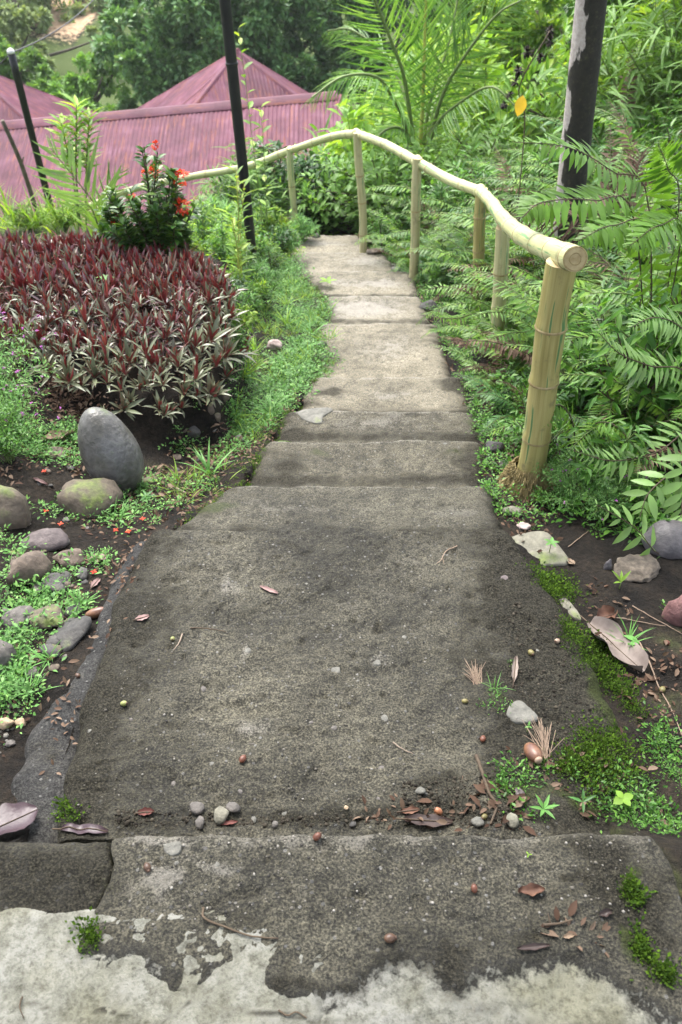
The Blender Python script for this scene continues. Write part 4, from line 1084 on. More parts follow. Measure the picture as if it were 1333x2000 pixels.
def put(name, label, cat, ms, loc, rz=0, sc=1, group=None, tilt=(0, 0), parts=('foliage', 'stems')):
    t = thing(name, label, cat, tuple(loc), group=group, scale=sc, rot=(tilt[0], tilt[1], rz))
    for nm, me in zip(parts, ms): obj(nm, me, t)
    return t
def frond_geo(C, n, lmax, prof, ang0, ang1, droop, face=None, t0=.08, r=None, jit=.13, cup=0):
    r = r or np.random.RandomState(1)
    T = nrm(np.gradient(C, axis=0)); m = len(C)
    t = np.linspace(t0, .995, n); k = t * (m - 1); i = np.minimum(k.astype(int), m - 2); f = (k - i)[:, None]
    p = C[i] * (1 - f) + C[i + 1] * f; tn = nrm(T[i] * (1 - f) + T[i + 1] * f)
    fv = np.broadcast_to(np.array(face if face is not None else (0, 0, 1.0)), tn.shape)
    S = nrm(np.cross(tn, fv)); Nn = np.cross(S, tn)
    out = []
    ln = lmax * prof(t); an = ang0 + (ang1 - ang0) * t
    for sg in (-1, 1):
        a = (an + r.normal(size=n) * jit)[:, None]
        d = nrm(S * sg * np.cos(a) + tn * np.sin(a) + Nn * cup + np.array([0, 0, -1.0]) * (droop + r.uniform(-.16, .22, n))[:, None])
        Y = d; X = nrm(np.cross(Y, Nn)); Z = np.cross(X, Y)
        out.append((p, X, Y, Z, ln * r.uniform(.68, 1.1, n)))
    return [np.concatenate([o[k] for o in out]) for k in range(5)]
PF_SWORD = lambda t: np.minimum(1, .55 + 2.2 * t) * np.minimum(1, (1.03 - t) * 2.6) ** .7
PF_PALM = lambda t: np.minimum(1, .5 + 2 * t) * np.minimum(1, (1.08 - t) * 1.7) ** .6
PF_PLUME = lambda t: np.sin(np.pi * (.15 + .84 * t)) ** .7
def frond(parent, C, n, lmax, prof, tm, lm, sm, ang=(.15, .8), droop=.15, face=None, seed=1, rr=.004, split=False, wid=1.0, name='frond', cup=0, lname='leaflet'):
    r = np.random.RandomState(seed)
    p, X, Y, Z, l = frond_geo(C, n, lmax, prof, ang[0], ang[1], droop, face, r=r, cup=cup)
    V, F, UV = tube(C, np.linspace(rr, rr * .3, len(C)), 5, False)
    sc = np.stack([l * wid, l, l], 1)
    if split:
        o = obj(name, mesh(name, V, F, [sm], True), parent)
        base = mesh(lname, tm[0], tm[1], [lm], True)
        for i in range(len(p)):
            M = Matrix(((X[i][0] * sc[i, 0], Y[i][0] * l[i], Z[i][0] * l[i], p[i][0]), (X[i][1] * sc[i, 0], Y[i][1] * l[i], Z[i][1] * l[i], p[i][1]), (X[i][2] * sc[i, 0], Y[i][2] * l[i], Z[i][2] * l[i], p[i][2]), (0, 0, 0, 1)))
            obj(lname, base, o, mw=M)
        return o
    mb = MB(); mb.add(V, F, 0); V2, F2 = place(tm, p, X, Y, Z, sc); mb.add(V2, F2, 1)
    return obj(name, mb.mesh(name, [sm, lm], True), parent)
T_PIN = leaf_t(.2, .1, .16, 2, peak=.2)
T_PINB = leaf_t(.34, .08, .2, 4, peak=.45)
T_PALM = leaf_t(.065, .25, .30, 4, peak=.25)
def arch(L, el, az, bend, n=14):
    """frond midrib leaving the base at elevation el, bending over"""
    P = [np.zeros(3)]; e = el
    for i in range(n - 1):
        e -= bend / (n - 1) * (.5 + 1.0 * i / n)
        P.append(P[-1] + L / (n - 1) * np.array([math.cos(e) * math.cos(az), math.cos(e) * math.sin(az), math.sin(e)]))
    return np.array(P)
def fern_proto(seed, nf, L, n, lmax, lm, tm=T_PIN):
    r = np.random.RandomState(seed); out = []
    for k in range(nf):
        az = k * 2 * math.pi / nf + r.normal() * .3; el = r.uniform(.7, 1.35)
        out.append((arch(L * r.uniform(.7, 1.1), el, az, r.uniform(1.0, 2.0)), n, lmax * r.uniform(.85, 1.1), seed * 31 + k))
    mes = []
    for C, n_, lx, sd_ in out:
        rr = np.random.RandomState(sd_); p, X, Y, Z, l = frond_geo(C, n_, lx, PF_SWORD, .12, .7, .12, r=rr)
        mb = MB(); V, F, UV = tube(C, np.linspace(.004, .0015, len(C)), 4, False); mb.add(V, F, 0)
        V2, F2 = place(tm, p, X, Y, Z, l); mb.add(V2, F2, 1); mes.append(mb.mesh('frond', [M_STEMB if len(mes) == 2 else M_STEM, M_DEAD if len(mes) == 2 else lm], True))
    return mes
FERNS = [fern_proto(11, 9, .75, 38, .085, M_FERN), fern_proto(12, 10, .65, 34, .075, M_FERND), fern_proto(13, 8, .9, 42, .09, M_FERN), fern_proto(14, 11, .55, 26, .07, M_FERND), fern_proto(15, 9, .7, 28, .10, M_FERNP)]
SH_L = [shrub_meshes(21, .30, .55, 16, 26, T_LANCE, .05, .09, M_SHRUB, M_STEMB), shrub_meshes(22, .34, .48, 18, 24, T_OVAL2, .04, .075, M_SHRUBD, M_STEMB),
        shrub_meshes(23, .26, .62, 13, 26, T_LANCE, .06, .10, M_SHRUB, M_STEM), shrub_meshes(24, .32, .42, 22, 26, T_OVAL2, .03, .055, M_SHRUB, M_STEMB)]
SH_FINE = [shrub_meshes(31, .22, .30, 34, 60, T_LANCE, .012, .022, M_HERB, M_STEM, srad=.002), shrub_meshes(32, .2, .26, 30, 60, T_OVAL, .010, .018, M_SHRUB, M_STEM, srad=.002)]
SH_BIG = [shrub_meshes(41, 1.0, 1.7, 34, 60, T_OVAL2, .10, .17, M_TREEG, M_STEMB, srad=.014), shrub_meshes(42, 1.0, 1.5, 40, 60, T_LANCE, .12, .2, M_TREEG, M_STEMB, srad=.014),
          shrub_meshes(43, 1.0, 1.9, 30, 60, T_OVAL2, .12, .2, M_LITE, M_STEM, srad=.014), shrub_meshes(44, 1.0, 1.6, 40, 70, T_SLIM, .16, .26, M_TREEG, M_STEM, srad=.01),
          shrub_meshes(45, 1.0, 1.6, 40, 66, T_OVAL2, .09, .15, M_SHRUBD, M_STEMB, srad=.014)]

# ------------------------------------------------------------------ rosette bed
def ros_leaf(L, wdt, curve, seg=4):
    ys = np.linspace(0, 1, seg + 1); P = []; 
    for y in ys:
        hw = wdt / 2 * L * (.55 + .9 * y if y < .5 else (1 - (y - .5) * 2 * .999) ** .75)
        a = curve * y
        yy = L * y * math.cos(a * .6); z = -L * y * math.sin(a * .6) * .8
        P.append((hw, yy, z))
    top_, bot = [], []
    for hw, y, z in P: top_ += [(-hw, y, z + hw * .5), (0, y, z), (hw, y, z + hw * .5)]
    V = np.array(top_); n = len(V); F = []
    for i in range(seg):
        b = i * 3; F += [(b, b + 1, b + 4, b + 3), (b + 1, b + 2, b + 5, b + 4)]
    F = np.array(F); V2 = V - np.array([0, 0, .0012]); V2[:, 1] += .0004
    return np.concatenate([V, V2]), F, F[:, ::-1] + n
def leaf_mesh_two(L, wdt, curve):
    V, Ft, Fb = ros_leaf(L, wdt, curve)
    return mesh('leaf', V, np.concatenate([Ft, Fb]), [M_RTOP, M_RBOT], True, np.array([0] * len(Ft) + [1] * len(Fb)))
ROSL = [ros_leaf(.105, .18, c) for c in (.15, .45, .9)]; ROSM = [leaf_mesh_two(.105, .18, c) for c in (.15, .45, .9)]
def ros_layout(seed):
    r = np.random.RandomState(seed); out = []; n = r.randint(13, 18)
    for k in range(n):
        f = k / (n - 1); az = k * 2.4 + r.normal() * .2; el = R(86) - f * R(58) + r.normal() * .2
        s = (.66 + .4 * math.sin(math.pi * min(1, .25 + f * .75))) * r.uniform(.7, 1.2)
        d = np.array([math.cos(az) * math.cos(el), math.sin(az) * math.cos(el), math.sin(el)])
        up = np.array([-math.cos(az) * math.sin(el), -math.sin(az) * math.cos(el) * 0 - math.sin(az) * math.sin(el), math.cos(el)])
        Y = d; X = np.cross(Y, up); X /= np.linalg.norm(X); Z = np.cross(X, Y)
        out.append((np.array([d[0], d[1], 0]) * .012 + np.array([0, 0, .03 - f * .02]), X, Y, Z, s, 0 if f < .35 else (1 if f < .75 else 2)))
    return out
ROSLAY = [ros_layout(100 + k) for k in range(10)]
def ros_mesh(lay):
    mb = MB()
    for p, X, Y, Z, s, c in lay:
        V, Ft, Fb = ROSL[c]; W = p + s * (V[:, :1] * X + V[:, 1:2] * Y + V[:, 2:3] * Z); mb.add(W, [Ft], 0); mb.n -= len(W); mb.V.pop(); mb.UV.pop(); mb.add(W, [Fb], 1)
    return mb.mesh('leaves', [M_RTOP, M_RBOT], True)
ROSME = [ros_mesh(l) for l in ROSLAY]
def bed():
    r = np.random.RandomState(5); bp = np.array(BEDP); lo, hi = bp.min(0), bp.max(0)
    pts = []
    sp = .064
    for iy, y in enumerate(np.arange(lo[1], hi[1], sp * .9)):
        for x in np.arange(max(lo[0], -3.0), hi[0], sp):
            q = np.array([x + (iy % 2) * sp / 2, y]) + r.uniform(-.035, .035, 2)
            pts.append(q)
    pts = np.array(pts); ok = in_poly(pts[:, 0], pts[:, 1], BEDP) | ((poly_dist(pts[:, 0], pts[:, 1], BEDP) < .09 * np.clip(.3 + fbm(pts[:, 0] * 4, pts[:, 1] * 4, 2, 6), 0, 1) * 2) & (r.uniform(0, 1, len(pts)) < .6)); pts = pts[ok]; ins_ = in_poly(pts[:, 0], pts[:, 1], BEDP)
    pd = np.where(ins_, 1, -1) * poly_dist(pts[:, 0], pts[:, 1], BEDP)
    vis = []
    for q, d in zip(pts, pd):              # keep those the picture can show
        dep = q[1] * math.cos(PITCH) + (CAMZ + .2) * math.sin(PITCH); u = 666 + q[0] / dep * FPX
        if u < -60: continue
        vis.append((q, d, u))
    vis.sort(key=lambda a: a[0][1])
    rest = vis[300:]; vis = vis[:300]
    mbr = MB()
    for q, d, u in rest:
        for p, X, Y, Z, s, c in ROSLAY[r.randint(10)]:
            V, Ft, Fb = ROSL[c]; W = p + s * (V[:, :1] * X + V[:, 1:2] * Y + V[:, 2:3] * Z) + np.array([q[0], q[1], hz(q[0], q[1]) + .06]); mbr.add(W, [Ft], 0); mbr.add(W, [Fb], 1)
    if rest: obj('rosette_mass', mbr.mesh('rosette_mass', [M_RTOP, M_RBOT], True), label='farther rosette plants closing the back of the bed', cat='rosette plants', kind='stuff')
    grp = 'red and grey-green rosette plants massed in the bed'
    for i, (q, d, u) in enumerate(vis):
        c = np.array([-1.6, 4.1]); out = (q - c) / (np.linalg.norm(q - c) + 1e-6)
        k = r.randint(10); s = r.uniform(.55, 1.05)
        tl = min(.8, .45 * max(0, 1 - d / .16)) if q[0] > -1.9 else 0
        ax = Vector((-out[1], out[0], 0)); rot = (Matrix.Rotation(tl + r.normal() * .16, 4, ax) @ Matrix.Rotation(r.uniform(0, 6.28), 4, 'Z')).to_euler()
        z = hz(q[0], q[1]) - .0 + .05 * r.uniform(-.8, 1) + .05 * float(fbm(np.array([q[0] * 3]), np.array([q[1] * 3]), 2, 12)[0]) + (.05 if d < .15 else .06)
        if d < 0: z = max(z, BEDZ - .03 + d * .8)
        edge_ = d < .15 and u > 60
        vv = 1000 - FPX * math.tan(PITCH - math.atan2(CAMZ - z, q[1])) 
        row = 'at the front' if vv > 640 else ('halfway back' if vv > 540 else 'at the back')
        side_ = 'by the picture edge' if u < 110 else ('left of centre' if u < 230 else ('below the red-flowered bush' if u < 370 else 'nearest the path'))
        lab = 'maroon and silvery rosette plant spilling over the bed edge, ' + side_ if edge_ else 'maroon and grey-green rosette plant crowded %s of the bed, %s' % (row, side_)
        t = thing('rosette_plant', lab, 'rosette plant',
                  (q[0], q[1], z), group='rosette plants on the bed edge' if edge_ else grp, scale=s, rot=rot)
        if edge_ or q[1] < 3.45:
            for p, X, Y, Z, sc, cc in ROSLAY[k]:
                M = Matrix(((X[0] * sc, Y[0] * sc, Z[0] * sc, p[0]), (X[1] * sc, Y[1] * sc, Z[1] * sc, p[1]), (X[2] * sc, Y[2] * sc, Z[2] * sc, p[2]), (0, 0, 0, 1)))
                obj('leaf', ROSM[cc], t, mw=M)
        else: obj('leaves', ROSME[k], t)
bed()

# ------------------------------------------------------------------ ixora bush
def ixora():
    b, _ = hit(315, 505); b = at_y(305, 478, 4.75); b.z = hz(b.x, b.y)
    t = thing('ixora_bush', 'dark green bush with red flower heads behind the rosette bed', 'bush', tuple(b))
    r = np.random.RandomState(9); sb = MB(); P = []; D = []; tips = []
    spec = [(-.10, .0, .42), (.0, .02, .62), (.13, -.03, .46), (.10, .08, .50), (-.2, .03, .40), (.18, .05, .33), (-.05, -.1, .40), (.05, -.1, .36), (-.26, 0, .30), (.21, -.05, .22), (-.15, -.1, .30), (0.08, .1, .4), (-.3, .05, .2), (.15, -.12, .28), (-.02, .12, .48)]
    for x, y, h in spec:
        for k in range(3):
            e = np.array([x, y, h]) + r.normal(size=3) * .035; C = spline([np.array([x * .15, y * .15, 0]), np.array([x * .7, y * .7, h * .45]), e], 12)
            V, F, UV = tube(C, np.linspace(.006, .003, 12), 4, False); sb.add(V, F); tips.append(e)
            T = nrm(np.gradient(C, axis=0))
            for j in range(60):
                f = r.uniform(.22, 1) * 10.99; i = int(f); a = r.uniform(0, 6.28)
                rad = nrm(np.cross(T[i], [math.cos(a), math.sin(a), .3])); P.append(C[i] + (C[min(i + 1, 11)] - C[i]) * (f - i)); D.append(nrm(rad + T[i] * r.uniform(.4, 1.1)))
    P = np.array(P); D = np.array(D); X, Y, Z = axes(D, roll=r.normal(size=len(P)) * .3)
    V, F = place(T_OVAL2, P, X, Y, Z, r.uniform(.045, .075, len(P))); obj('foliage', mesh('foliage', V, F, [M_IXL], True), t); obj('stems', sb.mesh('stems', [M_STEMB], True), t)
    for (u, v, s, yy) in [(304, 283, .6, 4.9), (355, 346, 1, 4.85), (357, 404, 1, 4.7), (226, 428, .7, 4.75), (258, 388, .6, 4.8), (300, 337, .8, 4.85), (283, 340, .5, 4.85), (346, 352, .7, 4.85)]:
        c = np.array(at_y(u, v, yy)) - np.array(b); n = 46
        d = nrm(r.normal(size=(n, 3)) + np.array([0, -.3, .5])); p = c + d * .024 * s
        X, Y, Z = axes(d + r.normal(size=(n, 3)) * .5); V, F = place(T_DOT, p, X, Y, Z, r.uniform(.014, .026, n) * s * 1.5)
        obj('flower_head', mesh('flower_head', V, F, [M_RED], True), t)
ixora()

# ------------------------------------------------------------------ thicket right of the rail
def xr_at(y): return float(np.interp(y, PY, PR))
def rail_x(y):
    ys = [p[1] for p in RW]; xs = [p[0] for p in RW]
    return float(np.interp(y, ys, xs))
r_ = np.random.RandomState(77)
LAB_SH = ['narrow-leaved green shrub in the thicket behind the bamboo rail', 'dark oval-leaved shrub in the thicket behind the bamboo rail', 'tall lance-leaved shrub in the thicket behind the bamboo rail', 'low dense small-leaved shrub in the thicket behind the bamboo rail']
LAB_FE = ['fresh green sword fern in the thicket behind the bamboo rail', 'dark green fern clump in the thicket behind the bamboo rail', 'large arching green fern in the thicket behind the bamboo rail', 'low dark fern in the thicket behind the bamboo rail', 'pale green fern in the thicket behind the bamboo rail']
def zone(x, y):
    dep = y * math.cos(PITCH) + 2.6 * math.sin(PITCH); u = 666 + x / dep * FPX
    a = 'nearest the first post' if y < 3.4 else 'beside the second post' if y < 4.9 else 'beside the palm trunk' if y < 6.4 else 'by the far posts'
    return a + (', against the rail' if u < 1050 else ', at the right picture edge' if u > 1240 else '')
def thicket():
    n = 0
    for y in np.arange(2.62, 9.6, .27):
        x0 = max(rail_x(y), xr_at(min(y, 8.5)) + .05) + .16
        width = 3.0 + .25 * (y - 2.5)
        for x in np.arange(x0, x0 + width, .30):
            xx = x + r_.uniform(-.13, .13); yy = y + r_.uniform(-.13, .13); d = xx - x0
            dep = yy * math.cos(PITCH) + 2.5 * math.sin(PITCH); u = 666 + xx / dep * FPX
            if u > 1520: continue
            if yy < 3.0 and u > 1180: continue
            if abs(xx - 1.42) < .16 and abs(yy - 5.6) < .2: continue
            z = hz(xx, yy) - .03
            ff = fbm(np.array([xx * 1.1]), np.array([yy * 1.1]), 2, 5)[0] + r_.normal() * .25 + (.25 if yy > 4.2 else -.35)
            sc = r_.uniform(.9, 1.35) * (.62 + .55 * min(1, d / .6))
            if ff > 0:
                k = r_.choice(5, p=[.3, .22, .26, .16, .06]); 
                t = thing('fern', LAB_FE[k].replace('in the thicket behind the bamboo rail', 'in the thicket ' + zone(xx, yy)), 'fern', (xx, yy, z), r_.uniform(0, 6.28), 'ferns in the thicket', sc * 1.05)
                for me in FERNS[k]: obj('frond', me, t)
            else:
                k = r_.choice(4, p=[.32, .22, .26, .2])
                put('shrub', LAB_SH[k].replace('in the thicket behind the bamboo rail', 'in the thicket ' + zone(xx, yy)), 'shrub', SH_L[k], (xx, yy, z), r_.uniform(0, 6.28), sc * 1.1, 'shrubs in the thicket', tilt=(r_.normal() * .08, r_.normal() * .08))
            n += 1
thicket()
for i, (x, y, k, sc) in enumerate([(1.25, 3.0, 0, 1.0), (1.55, 2.9, 2, 1.0), (1.35, 3.5, 0, 1.2), (1.75, 3.4, 2, 1.2), (1.3, 4.0, 2, 1.15), (1.9, 4.0, 0, 1.3), (1.5, 4.4, 0, 1.2), (2.2, 4.5, 2, 1.3), (1.25, 4.9, 0, 1.1), (1.75, 5.0, 2, 1.3), (2.3, 5.3, 0, 1.4), (1.2, 5.9, 2, 1.1), (2.0, 6.0, 2, 1.4), (1.55, 2.62, 1, .7), (1.75, 2.68, 0, .75), (1.05, 6.6, 0, 1.0), (1.6, 6.7, 2, 1.2)]):
    t = thing('fern', ['large fresh green fern arching ', 'dark fern leaning out ', 'largest arching fern '][k] + zone(x, y), 'fern', (x, y, hz(x, y)), i * 1.9, 'large ferns over the thicket', (sc, sc, sc * 1.1))
    for me in FERNS[k]: obj('frond', me, t)
# low growth between path edge and rail
for (u, v, k, sc) in [(1000, 812, 3, .28), (975, 800, 1, .22), (1045, 890, 3, .3), (940, 690, 3, .3), (900, 600, 1, .35), (870, 560, 3, .4), (850, 540, 1, .35), (1000, 740, 0, .35), (990, 660, 3, .45), (1060, 990, 3, .24)]:
    p, _ = hit(u, v); put('shrub', 'small leafy seedling shrub growing between the path edge and the bamboo posts', 'shrub', SH_L[k], p, u, sc, 'seedlings by the posts')
for i, (u, v, sc) in enumerate([(905, 660, .55), (955, 650, .5), (890, 560, .55), (850, 515, .6), (960, 560, .7), (880, 500, .6), (770, 470, .6), (760, 450, .7), (1000, 600, .7), (830, 475, .6)]):
    p, _ = hit(u, v); k = [0, 1, 3, 0, 2, 3, 1, 0, 1, 3][i]
    t = thing('fern', 'small fern between the bamboo posts at the right path edge', 'fern', tuple(p), u * 1.7, 'ferns at the foot of the rail', sc)
    for me in FERNS[k]: obj('frond', me, t)
# purple-flowered fine-leaved herbs
def cuphea(loc, sc, label, k, seed, nfl=26):
    t = put('flowering_herb', label, 'herb', SH_FINE[k], loc, seed, sc)
    r = np.random.RandomState(seed); q = r.normal(size=(nfl, 3)) * [.11, .11, .05] + [0, 0, .24]
    for c in q:
        n = 6; d = nrm(r.normal(size=(n, 3)) + [0, 0, .6]); X, Y, Z = axes(d); V, F = place(T_DOT, np.repeat(c[None], n, 0) * 0, X, Y, Z, np.full(n, .009))
        obj('flower', mesh('flower', V, F, [M_PURP], True), t, tuple(c))
for (u, v, sc, k, lab) in [(1105, 985, .75, 0, 'fine-leaved herb with purple flowers right of the root ball'), (1170, 1010, .8, 0, 'fine-leaved herb with purple flowers beside the pale fern'), (1085, 935, .6, 1, 'fine-leaved herb with purple flowers close behind the nearest post'),
                           (20, 900, 1.0, 1, 'purple-flowered herb lowest at the left picture edge'), (15, 800, 1.25, 0, 'tall purple-flowered herb at the left picture edge'), (35, 850, .9, 0, 'purple-flowered herb left of the dry curled leaf'), (-15, 735, 1.2, 0, 'purple-flowered herb against the left end of the rosette bed')]:
    p, _ = hit(u, v); cuphea(p, sc, lab, k, int(u + v), 12 if u > 1000 else 20)

# individually shaped ferns whose fronds cross the view
def fr(pts): return spline([np.array(p) for p in pts], 18)
def fern_at(label, base, fronds, lm, tm, n, lmax, split=True, droop=.12, wid=1.0, ang=(.12, .6), rr=.004):
    t = thing('fern', label, 'fern', tuple(base)); b = np.array(base)
    for k, (pts, face) in enumerate(fronds):
        C = fr([b] + [np.array(at_y(*q)) for q in pts]) - b
        frond(t, C, n, lmax, PF_SWORD, tm, lm, M_STEMB, ang, droop, face, int(abs(pts[0][0])) + k, rr, split, wid)
    return t
b1 = at_y(1330, 560, 3.75); b1.z = hz(b1.x, b1.y)
fern_at('large sword fern arching in front of the pale tree trunk', b1,
        [([(1268, 402, 3.7), (1196, 335, 3.6), (1112, 288, 3.5), (1000, 277, 3.45)], (0, -.5, 1)), ([(1325, 420, 3.6), (1305, 330, 3.5), (1285, 280, 3.4)], (-.3, -1, .3)),
         ([(1240, 430, 3.55), (1160, 392, 3.4), (1060, 395, 3.3), (1020, 425, 3.25)], (0, -.5, 1)), ([(1390, 420, 3.6), (1400, 330, 3.6)], (0, -1, .3)), ([(1270, 470, 3.5), (1200, 440, 3.3), (1130, 470, 3.2)], (0, -.5, 1)),
         ([(1330, 470, 3.45), (1290, 440, 3.25), (1230, 480, 3.1)], (0, -.6, 1))], M_FERN, T_PIN, 42, .135, wid=1.25)
b2 = at_y(1420, 1010, 2.55); b2.z = hz(b2.x, b2.y)
fern_at('pale broad-leaved fern hanging over the rocks at the right edge', b2,
        [([(1380, 1000, 2.35), (1300, 1085, 2.2), (1240, 1030, 2.2), (1165, 985, 2.2)], (0, -.7, 1)), ([(1380, 960, 2.4), (1330, 920, 2.3), (1270, 960, 2.2), (1250, 1010, 2.15)], (0, -.7, 1)), ([(1390, 930, 2.4), (1350, 890, 2.3), (1335, 960, 2.2), (1330, 1010, 2.15)], (0, -.8, .8)),
         ], M_FERNP, T_PINB, 13, .115, droop=.3, wid=.9)
b3 = at_y(1390, 840, 2.9); b3.z = hz(b3.x, b3.y)
fern_at('dull silver-green fern reaching in from the right edge', b3,
        [([(1350, 740, 2.85), (1270, 715, 2.8), (1210, 690, 2.78), (1170, 650, 2.75)], (0, -.6, 1)), ([(1360, 700, 2.9), (1330, 640, 2.85), (1280, 620, 2.8), (1230, 640, 2.75)], (0, -.6, 1)), ([(1360, 830, 2.7), (1290, 880, 2.55), (1200, 900, 2.5), (1120, 880, 2.45)], (0, -.7, 1))], M_FERNP, T_PIN, 30, .10, droop=.12)
b4 = at_y(1130, 905, 2.85); b4.z = hz(b4.x, b4.y)
fern_at('green fern leaning left between post and thicket', b4, [([(1150, 840, 2.8), (1200, 830, 2.7), (1260, 900, 2.6)], (0, -.5, 1)), ([(1120, 830, 2.8), (1090, 790, 2.75), (1060, 830, 2.7)], (0, -.5, 1))], M_FERN, T_PIN, 18, .08)
b5 = at_y(960, 650, 5.0); b5.z = hz(b5.x, b5.y)
fern_at('fern laying its fronds over the path edge beside the second post', b5, [([(940, 615, 4.9), (890, 622, 4.75), (835, 618, 4.65)], (0, -.3, 1)), ([(930, 585, 5.0), (870, 560, 5.1), (810, 575, 5.1)], (0, -.3, 1)), ([(945, 630, 4.8), (925, 650, 4.6), (905, 690, 4.45)], (0, -.5, .6)), ([(980, 590, 5.1), (930, 545, 5.2), (880, 540, 5.3)], (0, -.3, 1))], M_FERN, T_PIN, 26, .085)
# tall hanging ferns, upper right
b6 = at_y(1290, 300, 6.2); b6.z = hz(b6.x, b6.y)
r6 = np.random.RandomState(6)
for i, (u, v, y, k, sc) in enumerate([(1225, 250, 6.6, 1, 1.5), (1290, 240, 6.4, 3, 1.9), (1345, 250, 6.2, 1, 1.6), (1260, 170, 7.2, 2, 1.5), (1330, 150, 7.0, 1, 1.8), (1215, 130, 7.6, 3, 1.9), (1290, 90, 7.9, 1, 1.8), (1200, 200, 7.0, 0, 1.4), (1360, 80, 7.6, 2, 1.7), (1240, 300, 6.0, 3, 1.6), (1310, 310, 5.7, 0, 1.3), (1255, 60, 8.6, 1, 1.9)]):
    p = at_y(u, v, y); gz = hz(p.x, p.y); z0 = max(gz - .05, p.z - .9 * sc)
    t = thing('fern', 'tall fern on the upper right bank, ' + ('row nearest the trunk' if y < 6.5 else 'middle row' if y < 7.4 else 'topmost row') + (' at the picture edge' if u > 1280 else ''), 'fern', (p.x, p.y, gz - .05), i * 1.7, 'tall ferns on the upper right bank', (sc, sc, sc * r6.uniform(1.1, 1.35)))
    for me in FERNS[k]: obj('frond', me, t)
# ------------------------------------------------------------------ palm trunk at right
def trunkmat():
    m, t, b = newmat('palm_bark')
    oc = ocoord(t)
    mp = nd(t, 'ShaderNodeMapping', {'Scale': (1, 1, .35)}); t.links.new(oc, mp.inputs[0])
    n1 = noise(t, mp.outputs[0], 7, 5, .6); n2 = noise(t, oc, 40, 5, .65)
    sx = nd(t, 'ShaderNodeSeparateXYZ'); t.links.new(oc, sx.inputs[0])
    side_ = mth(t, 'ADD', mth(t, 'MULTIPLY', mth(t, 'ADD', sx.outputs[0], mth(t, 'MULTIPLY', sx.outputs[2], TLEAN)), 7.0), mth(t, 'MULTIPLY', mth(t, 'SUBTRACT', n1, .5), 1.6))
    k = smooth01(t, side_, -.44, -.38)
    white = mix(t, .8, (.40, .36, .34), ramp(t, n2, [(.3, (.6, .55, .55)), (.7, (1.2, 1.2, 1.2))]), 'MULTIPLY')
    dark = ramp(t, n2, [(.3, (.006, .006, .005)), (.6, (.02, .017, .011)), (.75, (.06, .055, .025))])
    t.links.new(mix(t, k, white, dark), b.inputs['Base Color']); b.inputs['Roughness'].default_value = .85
    bump(t, b, n2, .5, .01); return m
pb_ = at_y(1118, 470, 5.6); pb_.z = hz(pb_.x, pb_.y) - .1; pt_ = at_y(1162, -60, 5.6)
dd = (pt_ - pb_); pc_ = pb_ + dd * 2.9
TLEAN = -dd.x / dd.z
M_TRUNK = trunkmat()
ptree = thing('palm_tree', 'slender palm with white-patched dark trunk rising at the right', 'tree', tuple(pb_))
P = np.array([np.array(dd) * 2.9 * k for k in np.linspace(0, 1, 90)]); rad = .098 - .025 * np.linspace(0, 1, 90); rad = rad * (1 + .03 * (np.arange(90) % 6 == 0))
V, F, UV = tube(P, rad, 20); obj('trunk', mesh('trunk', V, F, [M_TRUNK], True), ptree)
for k in range(14):
    az = k * 2.4; C = arch(2.3, R(55) - (k % 3) * .25, az, 1.7, 16) + P[-1]
    frond(ptree, C, 34, .62, PF_PALM, T_PALM, M_PALM, M_STEM, (.5, .9), .35, None, k, .018)
# dry hanging frond behind the trunk
dry = thing('dead_palm_frond', 'dry brown palm frond lying in the ferns behind the trunk', 'dead frond', tuple(at_y(1170, 440, 5.1)))
bb = np.array(dry.location)
for pts in ([(1150, 430, 5.1), (1080, 415, 5.0), (1010, 425, 4.9)], [(1190, 400, 5.2), (1240, 350, 5.2), (1250, 300, 5.3)]):
    frond(dry, fr([bb] + [np.array(at_y(*q)) for q in pts]) - bb, 24, .28, PF_PALM, T_PALM, M_DEAD, M_STEMB, (.7, 1.0), .15, (0, -.6, 1), 3, .008)

# ------------------------------------------------------------------ young coconut palm beyond the rail
cb = at_y(818, 330, 10.6); cb.z -= .15
coco = thing('coconut_palm', 'young coconut palm with tall feathery fronds beyond the rail', 'palm', (cb.x, cb.y, hz(cb.x, cb.y)))
cz = cb.z - hz(cb.x, cb.y)
V, F, UV = tube([(0, 0, -.2), (0, 0, cz * .5), (0, 0, cz)], [.2, .16, .14], 14); obj('trunk', mesh('trunk', V, F, [M_BARK], True), coco)
cc0 = np.array([0, 0, cz]); cw = np.array(coco.location)
CO = [([(793, 170, 10.3), (768, 90, 10.1), (728, -10, 9.9), (690, -90, 9.8)], (-.2, -1, .5), .85), ([(826, 200, 10.6), (829, 100, 10.5), (832, 0, 10.4), (838, -110, 10.3)], (0, -1, .1), .8), ([(840, 200, 10.8), (872, 100, 11), (892, 10, 11.2), (900, -80, 11.4)], (0.1, -1, .2), .8),
      ([(862, 195, 10.5), (900, 122, 10.4), (968, 32, 10.2), (1020, 0, 10.1)], (.2, -.8, .8), .75), ([(790, 240, 10.0), (768, 192, 9.7), (735, 150, 9.4), (670, 150, 9.2), (610, 190, 9.0)], (0, -.4, 1), .75), ([(800, 220, 11), (760, 120, 11.4), (690, 60, 11.6), (640, 60, 11.8)], (0, -.5, 1), .8),
      ([(850, 250, 10.2), (900, 200, 9.9), (960, 170, 9.6), (1010, 210, 9.4)], (0, -.4, 1), .65), ([(805, 280, 10.2), (780, 250, 9.9), (745, 260, 9.7), (725, 300, 9.6)], (-.3, -.6, .6), .5), ([(840, 240, 11.2), (870, 160, 11.8), (930, 110, 12.4)], (0, -.4, 1), .7)]
